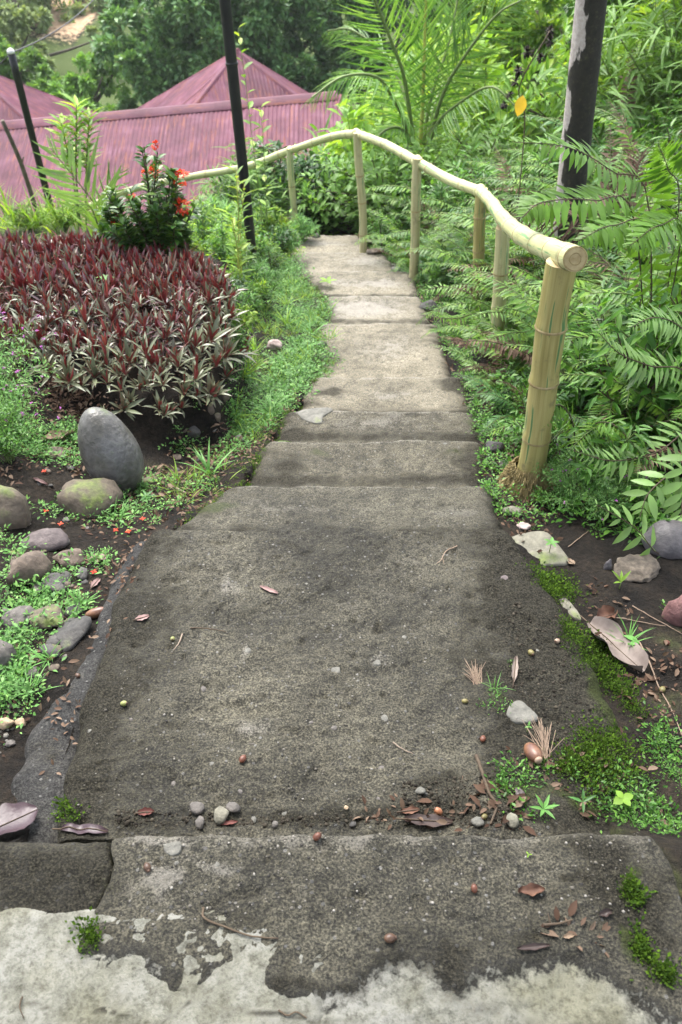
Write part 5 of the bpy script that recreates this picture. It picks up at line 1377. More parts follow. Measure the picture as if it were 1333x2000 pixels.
for k, (pts, face, lm_) in enumerate(CO):
    C = spline([cc0] + [np.array(at_y(*q)) - cw for q in pts], 26)
    frond(coco, C, 52, lm_ * .74, PF_PALM, T_PALM, M_PALM, M_STEMY if k == 1 else M_STEM, (.55, 1.1), .28 if k not in (1, 2) else .05, face, 50 + k, .028, wid=.6)
# small palm at far left
sb_ = at_y(196, 432, 6.9); sb_.z = hz(sb_.x, sb_.y)
sp_ = thing('young_palm', 'small bluish green palm before the roof, left of the red-flowered bush', 'palm', tuple(sb_)); sw = np.array(sb_)
for k, pts in enumerate(([(190, 410, 6.85), (160, 365, 6.8), (128, 325, 6.8), (100, 290, 6.8)], [(200, 400, 7.0), (215, 360, 7.0), (240, 330, 7.0)], [(185, 420, 6.8), (170, 400, 6.7), (140, 400, 6.6)])):
    frond(sp_, spline([np.zeros(3)] + [np.array(at_y(*q)) - sw for q in pts], 16), (15, 10, 8)[k], (.42, .22, .2)[k], PF_PALM, T_PALM, M_FERNP, M_STEM, (.5, 1.2), .05, (.2, -1, .2), k + 4, .008, wid=1.3, split=k == 0)

# ------------------------------------------------------------------ plants on the left strip and behind the bed
def leafy_stalk(label, u0, v0, y, tops, nleaf, ll, lm, sm, cat='plant', tm=T_LANCE, sr=.006, name='tall_plant', lo=.35):
    b = at_y(u0, v0, y); b.z = hz(b.x, b.y); t = thing(name, label, cat, tuple(b)); bw = np.array(b); r = np.random.RandomState(int(u0))
    for (tu, tv, ty) in tops:
        e = np.array(at_y(tu, tv, ty)) - bw; C = spline([np.zeros(3) + r.normal(size=3) * [.02, .02, 0], e * .5 + r.normal(size=3) * .02, e], 14)
        V, F, UV = tube(C, np.linspace(sr, sr * .5, 14), 6); st = obj('stem', mesh('stem', V, F, [sm], True), t)
        k = np.linspace(lo, 1, nleaf); i = np.minimum((k * 13).astype(int), 12); p = C[i] + (C[i + 1] - C[i]) * (k * 13 - i)[:, None]
        a = np.arange(nleaf) * 2.4; d = np.stack([np.cos(a), np.sin(a), np.full(nleaf, .35) + .4 * k], 1)
        X, Y, Z = axes(d, roll=r.normal(size=nleaf) * .2); l = ll * r.uniform(.7, 1.1, nleaf)
        V, F = place(tm, p, X, Y, Z, l); obj('leaves', mesh('leaves', V, F, [lm], True), st)
    return t
leafy_stalk('thin plant with yellow stems and whorled narrow leaves beside the black pole', 466, 525, 5.9, [(462, 335, 5.9), (478, 360, 5.95), (452, 420, 5.85)], 26, .13, M_LITE, M_STEMY, lo=.3)
leafy_stalk('young tree with light feathery leaves before the roof at left', 152, 420, 8.8, [(150, 205, 8.8), (175, 225, 8.9), (120, 240, 8.7)], 44, .22, M_LITE, M_STEM, 'sapling', T_LANCE, .012, 'sapling', .55)
leafy_stalk('slender climbing plant with pale leaves beside the black pole before the pyramid roof', 520, 420, 8.0, [(466, 55, 8.0), (510, 210, 8.0)], 22, .12, M_LITE, M_STEM, 'vine', T_OVAL2, .004, 'climbing_plant', .3)
for (u, v, y, k, sc, lab) in [(205, 445, 5.15, 0, .42, 'green strap-leaved plant left of the red-flowered bush')]:
    b = at_y(u, v, y); b.z = hz(b.x, b.y); t = thing('strap_plant', lab, 'plant', tuple(b)); r = np.random.RandomState(3)
    for j in range(16):
        C = arch(.42 * r.uniform(.7, 1.1), r.uniform(1.1, 1.5), r.uniform(0, 6.28), r.uniform(.2, .9), 8)
        T, A, B = frames(C); wv = .018 * np.sin(np.linspace(.25, 3.0, 8)); V = np.concatenate([C - B * wv[:, None], C + B * wv[:, None]]); F = np.array([(i, i + 1, 9 + i, 8 + i) for i in range(7)])
        obj('leaf', mesh('leaf', V, F, [M_LITE], True), t)
# herbs on the grass strip
for i, (u, v, k, sc, mt) in enumerate([(470, 640, 0, .55, 0), (500, 620, 2, .45, 0), (455, 690, 3, .4, 0), (520, 600, 0, .5, 0), (485, 570, 2, .6, 0), (455, 600, 1, .5, 0), (530, 545, 0, .55, 0), (500, 520, 3, .8, 0), (440, 520, 2, .7, 0), (470, 500, 0, .9, 0), (540, 500, 1, .7, 0), (400, 490, 2, .8, 0), (520, 480, 2, .8, 0)]):
    p, _ = hit(u, v); put('herb', ['narrow-leaved', 'dark oval-leaved', 'tall lance-leaved', 'low small-leaved'][k] + ' green herb on the strip, ' + ('against the rosette bed' if u < 475 else 'mid strip' if u < 515 else 'nearest the path') + (' at its lower end' if v > 595 else ' halfway along' if v > 530 else ' at its far end'), 'herb', SH_L[k], p, i, sc, 'herbs on the grass strip')
SH_LT = [shrub_meshes(61, .26, .5, 16, 26, T_LANCE, .06, .10, M_LITE, M_STEM), shrub_meshes(62, .28, .4, 18, 26, T_OVAL2, .04, .07, M_LITE, M_STEM), shrub_meshes(63, .3, .45, 18, 30, T_SLIM, .08, .14, M_HERB, M_STEM)]
for i, (u, v, k, sc) in enumerate([(462, 655, 1, .5), (492, 600, 0, .55), (450, 580, 1, .6), (510, 560, 2, .5), (540, 520, 1, .6), (480, 530, 0, .7), (560, 495, 2, .6), (425, 500, 1, .8), (455, 480, 0, .9), (510, 465, 1, .9), (400, 470, 0, .9), (370, 480, 1, .8), (545, 475, 0, .8), (590, 470, 2, .6), (430, 465, 2, 1.0), (350, 465, 1, 1.0), (130, 455, 0, .8), (60, 450, 1, .8)]):
    p, _ = hit(u, v); put('herb', 'light yellow-green herb ' + ('low on the grass strip' if v > 550 else 'at the upper end of the grass strip' if u > 440 else 'behind the rosette bed'), 'herb', SH_LT[k], p, i, sc, 'light herbs behind the bed')
# hedge beyond the bend, seen between the posts
HED = [(545, 455, 9.9, 4, .85), (620, 470, 10.2, 4, .8), (500, 450, 9.7, 3, .75), (700, 470, 9.6, 0, .75), (760, 480, 9.2, 0, .8), (650, 450, 10.9, 4, .9), (575, 430, 11.3, 3, 1.0), (480, 430, 10.9, 3, .8), (730, 430, 10.6, 1, .9), (800, 440, 10.0, 0, .8), (860, 440, 9.6, 1, .8), (620, 420, 11.8, 0, 1.0), (690, 420, 12, 0, 1.0), (880, 400, 11, 3, 1.0), (940, 390, 10.4, 1, 1.0), (830, 400, 12.4, 2, 1.0)]
LABH = ['broad-leaved green shrub in the hedge beyond the bend', 'fresh lance-leaved shrub in the hedge beyond the bend', 'light green shrub in the hedge beyond the bend', 'fine bamboo-like shrub in the hedge beyond the bend', 'dark dense shrub in the hedge beyond the bend']
for i, (u, v, y, k, sc) in enumerate(HED):
    b = at_y(u, v, y); b.z = hz(b.x, b.y) - .05
    put('shrub', LABH[k].replace('in the hedge beyond the bend', 'beyond the bend ' + ('left of the sixth post' if u < 560 else 'between the two farthest posts' if u < 700 else 'between fifth and fourth post' if u < 805 else 'right of the fourth post') + (', front row' if y < 10.3 else ', back row')), 'shrub', SH_BIG[k], b, i * 1.3, (sc, sc, sc * .85), 'hedge shrubs beyond the bend')
# slope below and right: scattered big shrubs
r_ = np.random.RandomState(123)
LABS = ['broad-leaved shrub on the far bank right of the coconut palm', 'lance-leaved shrub on the far bank right of the coconut palm', 'light green shrub on the far bank right of the coconut palm', 'feathery narrow-leaved shrub on the far bank right of the coconut palm', 'dark shrub on the far bank right of the coconut palm']
for y in np.arange(9.5, 25, 1.25):
    for x in np.arange(.8 + (y - 9.5) * .04, 3 + y * .62, 1.25):
        xx, yy = x + r_.uniform(-.5, .5), y + r_.uniform(-.5, .5)
        if abs(xx - cb.x) < 1.1 and abs(yy - cb.y) < 1.3: continue
        if yy < 12 and xx < 2.2: continue
        k = r_.choice(5, p=[.16, .22, .34, .2, .08])
        if yy < 15 and k in (4, 0): k = 3
        s = r_.uniform(.9, 1.5) * (.75 + .035 * yy)
        put('shrub', LABS[k].replace('on the far bank right of the coconut palm', 'on the far bank, ' + ('close behind the thicket' if yy < 13 else 'halfway up' if yy < 19 else 'highest up') + (' beside the coconut palm' if xx < .32 * yy else ' at the right')), 'shrub', SH_BIG[k], (xx, yy, hz(xx, yy) - .1), r_.uniform(0, 6.28), (s, s, s * r_.uniform(.9, 1.3)), 'shrubs on the far bank')
# dark dried seed heads and a yellow leaf on a climbing plant
def seedplant():
    b = at_y(1015, 420, 6.6); b.z = hz(b.x, b.y); t = thing('dried_flower_stalk', 'stalk with dark dried seed heads and one yellow leaf left of the trunk', 'dry plant', tuple(b)); bw = np.array(b); r = np.random.RandomState(2)
    C = spline([np.zeros(3), np.array(at_y(1025, 250, 6.6)) - bw, np.array(at_y(1015, 170, 6.5)) - bw, np.array(at_y(1075, 60, 6.4)) - bw], 20)
    V, F, UV = tube(C, .005, 5); obj('stem', mesh('stem', V, F, [M_STEMB], True), t)
    for (u, v, s) in [(1030, 102, 1.2), (1056, 113, 1), (1014, 138, 1.2), (1007, 160, 1.1), (996, 185, 1), (985, 205, .9), (1075, 60, 1), (1075, 80, 1.1)]:
        c = np.array(at_y(u, v, 6.5)) - bw; n = 30; d = nrm(r.normal(size=(n, 3))); X, Y, Z = axes(d); V, F = place(T_OVAL, np.repeat(c[None], n, 0), X, Y, Z, np.full(n, .042 * s)); 
        obj('seed_head', mesh('seed_head', V, F, [plain_dark], True), t)
    c = np.array(at_y(1022, 186, 6.5)) - bw; X, Y, Z = axes(np.array([[-.2, -.3, -1.0]]), (0, -1, .2)); V, F = place(leaf_t(.62, .1, .1, 4), c[None], X, Y, Z, np.array([.14])); obj('yellow_leaf', mesh('yellow_leaf', V, F, [M_YEL], True), t, label='single yellow leaf')
plain_dark = plain('seed_dark', (.012, .009, .007), (.04, .03, .022), 60, .9)
seedplant()

# ------------------------------------------------------------------ background trees
def tree(label, base, Hh, crown, nl, leaf, lm, seed, tm=T_OVAL, nc=40, dens=.5, cat='tree', name='tree', group=None, trunk_r=.22):
    """crown: list of lobes (dx,dy,z,rx,rz)"""
    r = np.random.RandomState(seed); t = thing(name, label, cat, tuple(base), group=group)
    tb = MB(); top_ = max(c[2] for c in crown)
    V, F, UV = tube(spline([(0, 0, -.5), (r.normal() * .15, r.normal() * .15, top_ * .4), (0, 0, top_ * .85)], 12), np.linspace(trunk_r, trunk_r * .35, 12), 9); tb.add(V, F, 0, UV)
    P = []; D = []
    wts = np.array([c[3] ** 2 for c in crown]); wts = wts / wts.sum()
    for c, w_ in zip(crown, wts):
        e = np.array(c[:3]); V, F, UV = tube(spline([(0, 0, top_ * .3), e * .5 + np.array([0, 0, e[2] * .1]), e], 8), np.linspace(trunk_r * .45, trunk_r * .1, 8), 6); tb.add(V, F, 0, UV)
        k = max(6, int(nc * w_)); n = int(nl * w_ / k)
        dirs = nrm(r.normal(size=(k, 3)) * [1, 1, .9]); rr = r.uniform(.55, 1.0, (k, 1)); cen = e + dirs * rr * np.array([c[3], c[3], c[4]])
        for q, dq in zip(cen, dirs):
            cr = c[3] * r.uniform(.18, .34)
            d = nrm(r.normal(size=(n, 3)) + dq * .9 + [0, 0, .35]); P.append(q + d * cr * r.uniform(.45, 1.0, (n, 1)) * [1, 1, .8]); D.append(nrm(d * .7 + r.normal(size=(n, 3)) * .6 + [0, 0, -.15]))
    P = np.concatenate(P); D = np.concatenate(D)
    X, Y, Z = axes(D, roll=r.normal(size=len(P)) * .5); V, F = place(tm, P, X, Y, Z, leaf * r.uniform(.7, 1.2, len(P)))
    obj('trunk', tb.mesh('trunk', [M_BARK], True), t); obj('crown', mesh('crown', V, F, [lm], True), t)
    return t
def tree_px(label, y, lobes, leaf, lm, seed, nl, **kw):
    """lobes given where they stand: photo column, row, distance offset, radius in photo px"""
    c0 = at_y(lobes[0][0], lobes[0][1], y); base = Vector((c0.x, c0.y, hz(c0.x, c0.y)))
    crown = []
    for (u, v, dy, rp) in lobes:
        p = at_y(u, v, y + dy); s = mpp(p); crown.append((p.x - base.x, p.y - base.y, p.z - base.z, rp * s, rp * s * .9))
    return tree(label, base, 0, crown, nl, leaf, lm, seed, **kw)
tree_px('big dense dark green tree filling the view behind the pyramid roof', 29, [(420, 60, 0, 120), (300, 100, 0, 95), (260, 170, -1, 70), (350, 170, -1, 70), (540, 60, 1, 110), (620, 120, 1, 80), (480, -40, 1, 130), (330, 0, 1, 110), (560, 170, -.5, 70), (650, 20, 2, 100), (420, 140, 1, 90)], .24, M_TREE, 5, 46000, nc=190, trunk_r=.4)
tree_px('second dark tree standing between the big tree and the coconut palm', 31, [(720, 60, 0, 100), (690, 150, 0, 80), (800, 20, 1, 110), (760, 140, 0, 80), (640, -30, 2, 100)], .24, M_TREE, 6, 15000, nc=70)
tree_px('pale grey-green tree at the top left corner', 44, [(30, 40, 0, 70), (90, 10, 1, 60), (-40, 60, 0, 70), (0, -40, 1, 80)], .28, M_TREEP, 7, 9000, nc=60)
tree_px('pale feathery tree on the far left slope', 40, [(20, 110, 0, 45), (60, 60, 0, 45), (-20, 60, 0, 50), (70, 130, -1, 35), (210, 70, 1, 40)], .24, M_TREEP, 17, 7000, nc=50)
tree_px('pale open tree above the bare earth patch', 47, [(150, 0, 0, 60), (200, 20, 1, 50), (110, -30, 0, 60), (230, -30, 0, 60)], .28, M_TREEP, 8, 7000, nc=50)
tree_px('fresh green bushy tree at far left behind the left roof', 34, [(40, 150, 0, 60), (100, 185, -1, 45), (-20, 120, 0, 60), (60, 210, -2, 50)], .24, M_TREEG, 9, 7000, nc=50)
tree_px('fresh green shrubby tree between bare earth and the big tree', 32, [(150, 190, 0, 50), (200, 150, 0, 50), (120, 220, -1, 45), (190, 210, -1, 45), (240, 110, 1, 40)], .22, M_TREEG, 10, 7000, nc=50)
tree_px('leafy tree rising behind the coconut palm fronds', 26, [(900, 60, 0, 90), (960, 20, 0, 90), (860, -20, 0, 90), (990, 100, -1, 70)], .2, M_TREEG, 11, 11000, nc=70)
tree_px('light green tree left of the palm trunk at the top', 15, [(1050, 20, 0, 70), (1000, 70, 0, 55), (1070, 110, .3, 60), (1100, 170, 0, 50), (940, -20, 1, 60)], .16, M_LITE, 12, 5000, nc=50, tm=T_OVAL2)
tree_px('dark green tree in the top right corner behind the hanging ferns', 13, [(1250, 30, 0, 100), (1330, 60, 0, 100), (1180, 90, 1, 80), (1330, 180, 0, 90), (1230, 150, 0, 90), (1200, -40, 0, 90)], .11, M_SHRUB, 13, 14000, nc=120)

# ------------------------------------------------------------------ ground cover (uncountable)
def sample_poly(W, n, r):
    W = np.asarray(W); lo, hi = W.min(0), W.max(0); out = []
    while len(out) < n:
        q = r.uniform(lo, hi, (n * 3, 2)); q = q[in_poly(q[:, 0], q[:, 1], W)]; out += list(q)
    return np.array(out[:n])
def cover(name, label, polys, ntuft, per, rad, hgt, leaf, lm, tm, seed, clump=0, stand=.3, avoid=True):
    """polys in photo points; tufts of tiny leaves on the soil"""
    r = np.random.RandomState(seed); P = []; D = []; LS = []
    for poly, nt_ in zip(polys, ntuft):
        W = [tuple(hit(u, v)[0].xy) for u, v in poly]; C = sample_poly(W, nt_, r)
        if clump:
            m = fbm(C[:, 0] * clump, C[:, 1] * clump, 3, seed) > .02 + r.normal(size=len(C)) * .12; C = C[m]
        for c in C:
            z, nn = top(c[0], c[1]); k = max(3, int(per * r.uniform(.4, 1.5))); s = r.choice([.5, .7, .9, 1.2, 1.9])
            LS.append(np.full(k, s ** .6)); q = r.normal(size=(k, 3)) * [rad * s * .6, rad * s * .6, 0]; hh = r.uniform(.05, 1, k) * hgt * s * np.exp(-(q[:, 0] ** 2 + q[:, 1] ** 2) / (rad * s) ** 2)
            q[:, 2] = hh; P.append(q + np.array([c[0], c[1], z])); D.append(nrm(np.concatenate([q[:, :2] / (rad * s) + r.normal(size=(k, 2)) * .5, np.full((k, 1), stand) + r.uniform(-.3, .5, (k, 1))], 1)))
    P = np.concatenate(P); D = np.concatenate(D); X, Y, Z = axes(D, roll=r.normal(size=len(P)) * .4)
    V, F = place(tm, P, X, Y, Z, leaf * np.concatenate(LS) * r.uniform(.5, 1.3, len(P)))
    return obj(name, mesh(name, V, F, [lm], True), label=label, cat=name.replace('_', ' '), kind='stuff')
STRIP = [(445, 760), (500, 870), (590, 775), (655, 722), (640, 640), (645, 590), (610, 560), (590, 500), (520, 480), (440, 500), (470, 560), (470, 640)]
LEFTG = [(0, 1500), (60, 1380), (185, 1180), (250, 1060), (420, 955), (480, 880), (430, 790), (330, 860), (280, 930), (200, 1000), (120, 1010), (100, 1150), (40, 1180), (0, 1250)]
LEFTB = [(0, 760), (120, 800), (160, 850), (150, 930), (60, 930), (0, 960)]
cover('ground_cover', 'bright small-leaved ground cover on the strip left of the path', [STRIP], [2600], 26, .035, .045, .016, M_HERB, T_OVAL, 3, 4.0)
cover('strip_grass', 'fine bright grass blades on the strip left of the path', [STRIP, [(445, 760), (500, 870), (440, 950), (330, 1000), (300, 960), (420, 860)]], [900, 30], 12, .03, .02, .055, M_LITE, T_GRASS, 33, 3.0, 1.6)
cover('creeping_weeds', 'creeping small-leaved weeds among the left rocks', [LEFTG, LEFTB, [(430, 790), (480, 880), (500, 850), (452, 760)], [(60, 930), (200, 1010), (120, 1180), (20, 1180), (0, 960)], [(0, 1170), (100, 1190), (90, 1280), (0, 1400)]], [720, 560, 170, 260, 220], 26, .03, .04, .013, M_HERB, T_OVAL, 4, 6.0)
cover('moss', 'bright moss along the right slab edge', [[(1035, 1108), (1095, 1215), (1110, 1260), (1130, 1330), (1165, 1400), (1220, 1500), (1310, 1520), (1250, 1380), (1195, 1290), (1165, 1210), (1115, 1115)], [(1150, 1400), (1250, 1510), (1150, 1560), (1080, 1500)]], [1900, 420], 20, .022, .010, .0065, M_MOSS, T_DOT, 5, 8.0, .8)
cover('moss_weeds', 'moss and tiny weeds behind the right part of the top step', [[(970, 1500), (1100, 1470), (1260, 1520), (1330, 1600), (1330, 1640), (1200, 1612), (990, 1612)], [(1290, 1380), (1333, 1450), (1333, 1560), (1270, 1480)], [(940, 1310), (1000, 1290), (1010, 1390), (950, 1400)]], [300, 70, 40], 20, .022, .016, .009, M_SHRUB, T_OVAL, 6, 7.0, .4)
cover('moss_patch', 'small moss tufts on the right end of the top step', [[(1222, 1715), (1250, 1720), (1255, 1770), (1225, 1765)], [(1235, 1810), (1262, 1830), (1270, 1880), (1240, 1870)], [(1280, 1880), (1310, 1890), (1320, 1915), (1285, 1910)], [(160, 1810), (185, 1800), (190, 1850), (155, 1862)], [(120, 1570), (150, 1580), (150, 1610), (110, 1605)]], [50, 50, 40, 40, 40], 16, .010, .009, .0065, M_MOSS, T_DOT, 7, 0, .8)
cover('undergrowth', 'low leafy undergrowth on the soil right of the rail', [[(1060, 950), (1100, 1000), (1190, 1090), (1333, 1060), (1333, 800), (1100, 800)], [(800, 500), (850, 580), (905, 660), (935, 730), (985, 830), (1000, 930), (1060, 940), (1120, 880), (1000, 560), (880, 480)], [(1150, 1100), (1240, 1180), (1333, 1240), (1333, 1160), (1200, 1090)]], [420, 520, 40], 26, .045, .09, .026, M_SHRUB, T_OVAL2, 8, 4.0, .5)
cover('far_grass', 'bright long grass behind the rosette bed at left', [[(-40, 462), (140, 462), (230, 455), (230, 425), (130, 405), (-40, 395)]], [900], 14, .06, .10, .30, M_LITE, T_GRASS, 9, 0, 1.8)
cover('far_weeds', 'pale leafy weeds between the bed and the far bend', [[(380, 480), (450, 520), (560, 500), (575, 462), (500, 448), (380, 462)]], [500], 24, .07, .14, .045, M_LITE, T_OVAL2, 10, 0, .5)
cover('leaf_litter', 'brown dead leaf scraps on the soil beside the path', [LEFTB + [], [(100, 720), (230, 790), (190, 830), (90, 790)], LEFTG, [(1130, 1120), (1333, 1260), (1333, 1480), (1200, 1330)], [(930, 730), (1000, 740), (1060, 950), (1100, 1010), (1010, 1010), (960, 850)], [(280, 930), (430, 800), (480, 880), (420, 955), (300, 1030)], [(700, 1585), (990, 1560), (990, 1612), (700, 1612)], [(980, 1480), (1250, 1480), (1300, 1600), (990, 1612)], [(1000, 1800), (1200, 1760), (1200, 1850), (1010, 1860)]], [150, 220, 160, 45, 160, 160, 22, 24, 4], 5, .03, .006, .024, M_DEAD, T_OVAL2, 11, 0, .05)
def edge_cover(name, label, side, y0, y1, wid, n, per, rad, hgt, leaf, lm, tm, seed, inset=.03):
    r = np.random.RandomState(seed); ys = r.uniform(y0, y1, n); P = []; D = []
    xs = np.interp(ys, PY, PL if side < 0 else PR) + side * (r.exponential(wid, n) - inset)
    keep = fbm(xs * 5, ys * 5, 3, seed) > -.25
    for x, y in zip(xs[keep], ys[keep]):
        z, nn = top(x, y); k = max(3, int(per * r.uniform(.5, 1.4))); s = r.uniform(.6, 1.3)
        q = r.normal(size=(k, 3)) * [rad * s * .6, rad * s * .6, 0]; q[:, 2] = r.uniform(.05, 1, k) * hgt * s
        P.append(q + np.array([x, y, z])); D.append(nrm(np.concatenate([q[:, :2] / (rad * s) + r.normal(size=(k, 2)) * .5, r.uniform(0, .8, (k, 1))], 1)))
    P = np.concatenate(P); D = np.concatenate(D); X, Y, Z = axes(D, roll=r.normal(size=len(P)) * .4)
    V, F = place(tm, P, X, Y, Z, leaf * r.uniform(.6, 1.3, len(P)))
    obj(name, mesh(name, V, F, [lm], True), label=label, cat=name.replace('_', ' '), kind='stuff')
edge_cover('edge_weeds', 'small green weeds hugging the left path edge', -1, 3.2, 8.6, .12, 750, 22, .028, .03, .013, M_HERB, T_OVAL, 14, -.03)
edge_cover('edge_weeds', 'small green weeds along the right path edge below the rail', 1, 2.4, 8.6, .10, 700, 22, .03, .04, .016, M_SHRUB, T_OVAL, 15)
edge_cover('edge_moss', 'dark moss on the left shoulder of the path', -1, 2.35, 8.6, .03, 1200, 18, .014, .008, .006, M_MOSS, T_DOT, 16, .05)
edge_cover('edge_litter', 'dead leaf scraps along the right path edge', 1, 2.2, 8.6, .12, 500, 4, .03, .008, .024, M_DEAD, T_OVAL2, 17)
edge_cover('edge_litter', 'dead leaf scraps along the left path edge', -1, 1.1, 4.0, .10, 300, 4, .03, .008, .02, M_DEAD, T_OVAL2, 18)
# wild grass tufts one can tell apart
def tuft(name, label, u, v, n, L, lm, seed, wd=1.0, el=(.7, 1.4), cat='grass tuft', group=None, tm=T_GRASS):
    p, _ = hit(u, v); r = np.random.RandomState(seed); t = thing(name, label, cat, tuple(p), group=group)
    a = r.uniform(0, 6.28, n); e = r.uniform(*el, n); d = np.stack([np.cos(a) * np.cos(e), np.sin(a) * np.cos(e), np.sin(e)], 1); X, Y, Z = axes(d)
    l = L * r.uniform(.6, 1.1, n); P = r.normal(size=(n, 3)) * [.006, .006, 0]
    base = None
    for i in range(n):
        V, F = place(tm, P[i:i + 1], X[i:i + 1], Y[i:i + 1], Z[i:i + 1], np.array([[l[i] * wd, l[i], l[i]]])); obj('blade', mesh('blade', V, F, [lm], True), t)
for i_, (u, v) in enumerate([(520, 640), (560, 600), (590, 690), (480, 740), (545, 720), (575, 560), (610, 655), (500, 690), (530, 800), (460, 820), (410, 930), (560, 640)]): tuft('grass_tuft', 'taller grass tuft on the weedy strip ' + ('near the path' if u > 550 else 'in its middle' if v < 760 else 'at its lower end'), u, v, 16, .11 + .02 * (i_ % 4), [M_HERB, M_LITE][i_ % 2], 40 + i_, 1.3, group='grass tufts on the weedy strip')
tuft('grass_tuft', 'grass tuft beside the long grey dry leaf at right', 1225, 1262, 22, .10, M_HERB, 1)
tuft('grass_tuft', 'grass tuft at the left edge of the dark cement skirt', 68, 1355, 18, .09, M_HERB, 2)
tuft('grass_tuft', 'grass tuft in the stony gutter beside the bright strip', 528, 815, 20, .16, M_HERB, 3)
tuft('grass_tuft', 'grass tuft below the mossy boulder', 230, 1015, 16, .10, M_HERB, 4)
tuft('grass_tuft', 'small grass tuft on the slab by the bunch of dry fibres', 965, 1345, 12, .05, M_HERB, 5)
tuft('grass_tuft', 'bright grass sprig in the gutter beside the dark jagged rock', 95, 1290, 18, .07, M_HERB, 6, 1.6)
tuft('grass_tuft', 'grass sprig on the left bank by the tan slab rock', 160, 1185, 16, .08, M_HERB, 7, 1.6)
# seedlings
def seedling(label, u, v, leaves, lm, tm=T_OVAL2, stem=.03):
    p, _ = hit(u, v); t = thing('seedling', label, 'seedling', tuple(p))
    V, F, UV = tube([(0, 0, -.01), (0, 0, stem)], [.0018, .0014], 5); obj('stem', mesh('stem', V, F, [M_STEM], True), t)
    for k, (az, el, l) in enumerate(leaves):
        d = np.array([[math.cos(az) * math.cos(el), math.sin(az) * math.cos(el), math.sin(el)]]); X, Y, Z = axes(d); V, F = place(tm, np.array([[0, 0, stem]]), X, Y, Z, np.array([l * (.62 if v > 1300 else .85)])); obj('leaf', mesh('leaf', V, F, [lm], True), t)
seedling('round-leaved seedling right of the mossy hollow above the top step', 1212, 1575, [(0.3, .2, .045), (2.2, .3, .04), (3.6, .1, .05), (5.2, .2, .04)], M_LITE, leaf_t(.75, .1, .15, 3), .035)
seedling('narrow-leaved bright seedling at the top step edge', 1060, 1590, [(k * 1.05, .7 - .2 * (k % 2), .065) for k in range(7)], M_HERB, T_LANCE, .02)
seedling('fern-like dark seedling between the two bright seedlings', 1135, 1580, [(.4, .4, .06), (1.4, .5, .055), (2.8, .3, .06), (4.5, .2, .05)], M_FERND, T_LANCE, .03)
seedling('small seedling at the foot of the oval palm nut', 1030, 1430, [(1.2, .6, .025), (3.8, .5, .025), (5.4, .5, .02)], M_HERB, T_OVAL2, .025)
seedling('seedling on the mossy flat stone at right', 1072, 1085, [(k * 1.26, .3, .035) for k in range(5)], M_HERB, T_OVAL2, .06)
seedling('blue-green seedling in the gutter right of the egg-shaped stone', 290, 985, [(k * 1.05, .3, .05) for k in range(6)], M_FERND, T_LANCE, .04)
seedling('pale seedling at the path edge by the third step', 640, 560, [(k * 1.26, .4, .10) for k in range(5)], M_LITE, T_OVAL2, .04)
seedling('light seedling among the rosettes, left of centre', 215, 595, [(k * 1.05, .3, .06) for k in range(7)], M_HERB, T_OVAL2, .15)
seedling('yellow-green weed among the rosettes near the bed front', 160, 655, [(k * 1.26, .3, .05) for k in range(5)], M_HERB, T_OVAL2, .14)
seedling('big-leaved seedling by the grass tuft at right', 1245, 1268, [(2.6, .25, .06), (3.5, .3, .05)], M_HERB, T_OVAL2, .03)
seedling('tiny seedling on the top step right of centre', 1032, 1672, [(k * 2.1, .2, .013) for k in range(3)], M_LITE, T_OVAL2, .006)
seedling('bamboo-like sprig below the conglomerate rock', 1210, 1150, [(.6, .9, .06), (1.4, .7, .05), (2.4, .8, .06), (3.6, .5, .045)], M_LITE, T_LANCE, .03)

# ------------------------------------------------------------------ fallen things
def nutmat(name, c1, c2): return plain(name, c1, c2, 60, .45, .1, .001, .5)
NUT = {'green': nutmat('nut_green', (0.140, 0.161, 0.042), (0.266, 0.280, 0.098)), 'olive': nutmat('nut_olive', (0.098, 0.084, 0.028), (0.196, 0.168, 0.056)), 'red': nutmat('nut_red', (0.077, 0.025, 0.014), (0.140, 0.049, 0.025)), 'tan': nutmat('nut_tan', (0.252, 0.175, 0.119), (0.364, 0.266, 0.196)), 'brown': nutmat('nut_brown', (0.042, 0.021, 0.014), (0.098, 0.052, 0.028)), 'orange': nutmat('nut_orange', (0.210, 0.070, 0.035), (0.294, 0.140, 0.063))}
NUTS = [(338, 1250, 'green', 'small pale green nut on the long slab, near the thin twig'), (243, 1377, 'green', 'small green nut on the left part of the long slab'), (475, 1486, 'red', 'reddish nut in the lower left of the long slab'), (153, 1322, 'brown', 'split brown nut on the cement skirt'), (1088, 1255, 'tan', 'pale tan nut near the mossy right edge'),
        (1037, 1278, 'olive', 'olive nut just left of the pale tan nut'), (908, 1372, 'olive', 'olive nut beside the grass tuft on the slab'), (943, 1446, 'red', 'reddish nut above the dark forked twig'), (856, 1588, 'orange', 'orange nut by the dark leaf at the step edge'), (946, 1598, 'olive', 'green-brown nut in the damp corner of the step edge'),
        (289, 1697, 'brown', 'brown nut on the pale part of the top step'), (762, 1836, 'brown', 'dark nut at the ragged near edge of the top step'), (926, 1738, 'red', 'shrivelled reddish nut on the right of the top step'), (1302, 1258, 'red', 'red-brown nut on the soil at right'), (1293, 1350, 'olive', 'olive nut on the bare soil at the right edge'), (1210, 1275, 'olive', 'olive nut lying on the long grey dry leaf'), (620, 1637, 'red', 'crushed reddish nut on the lip of the top step')]
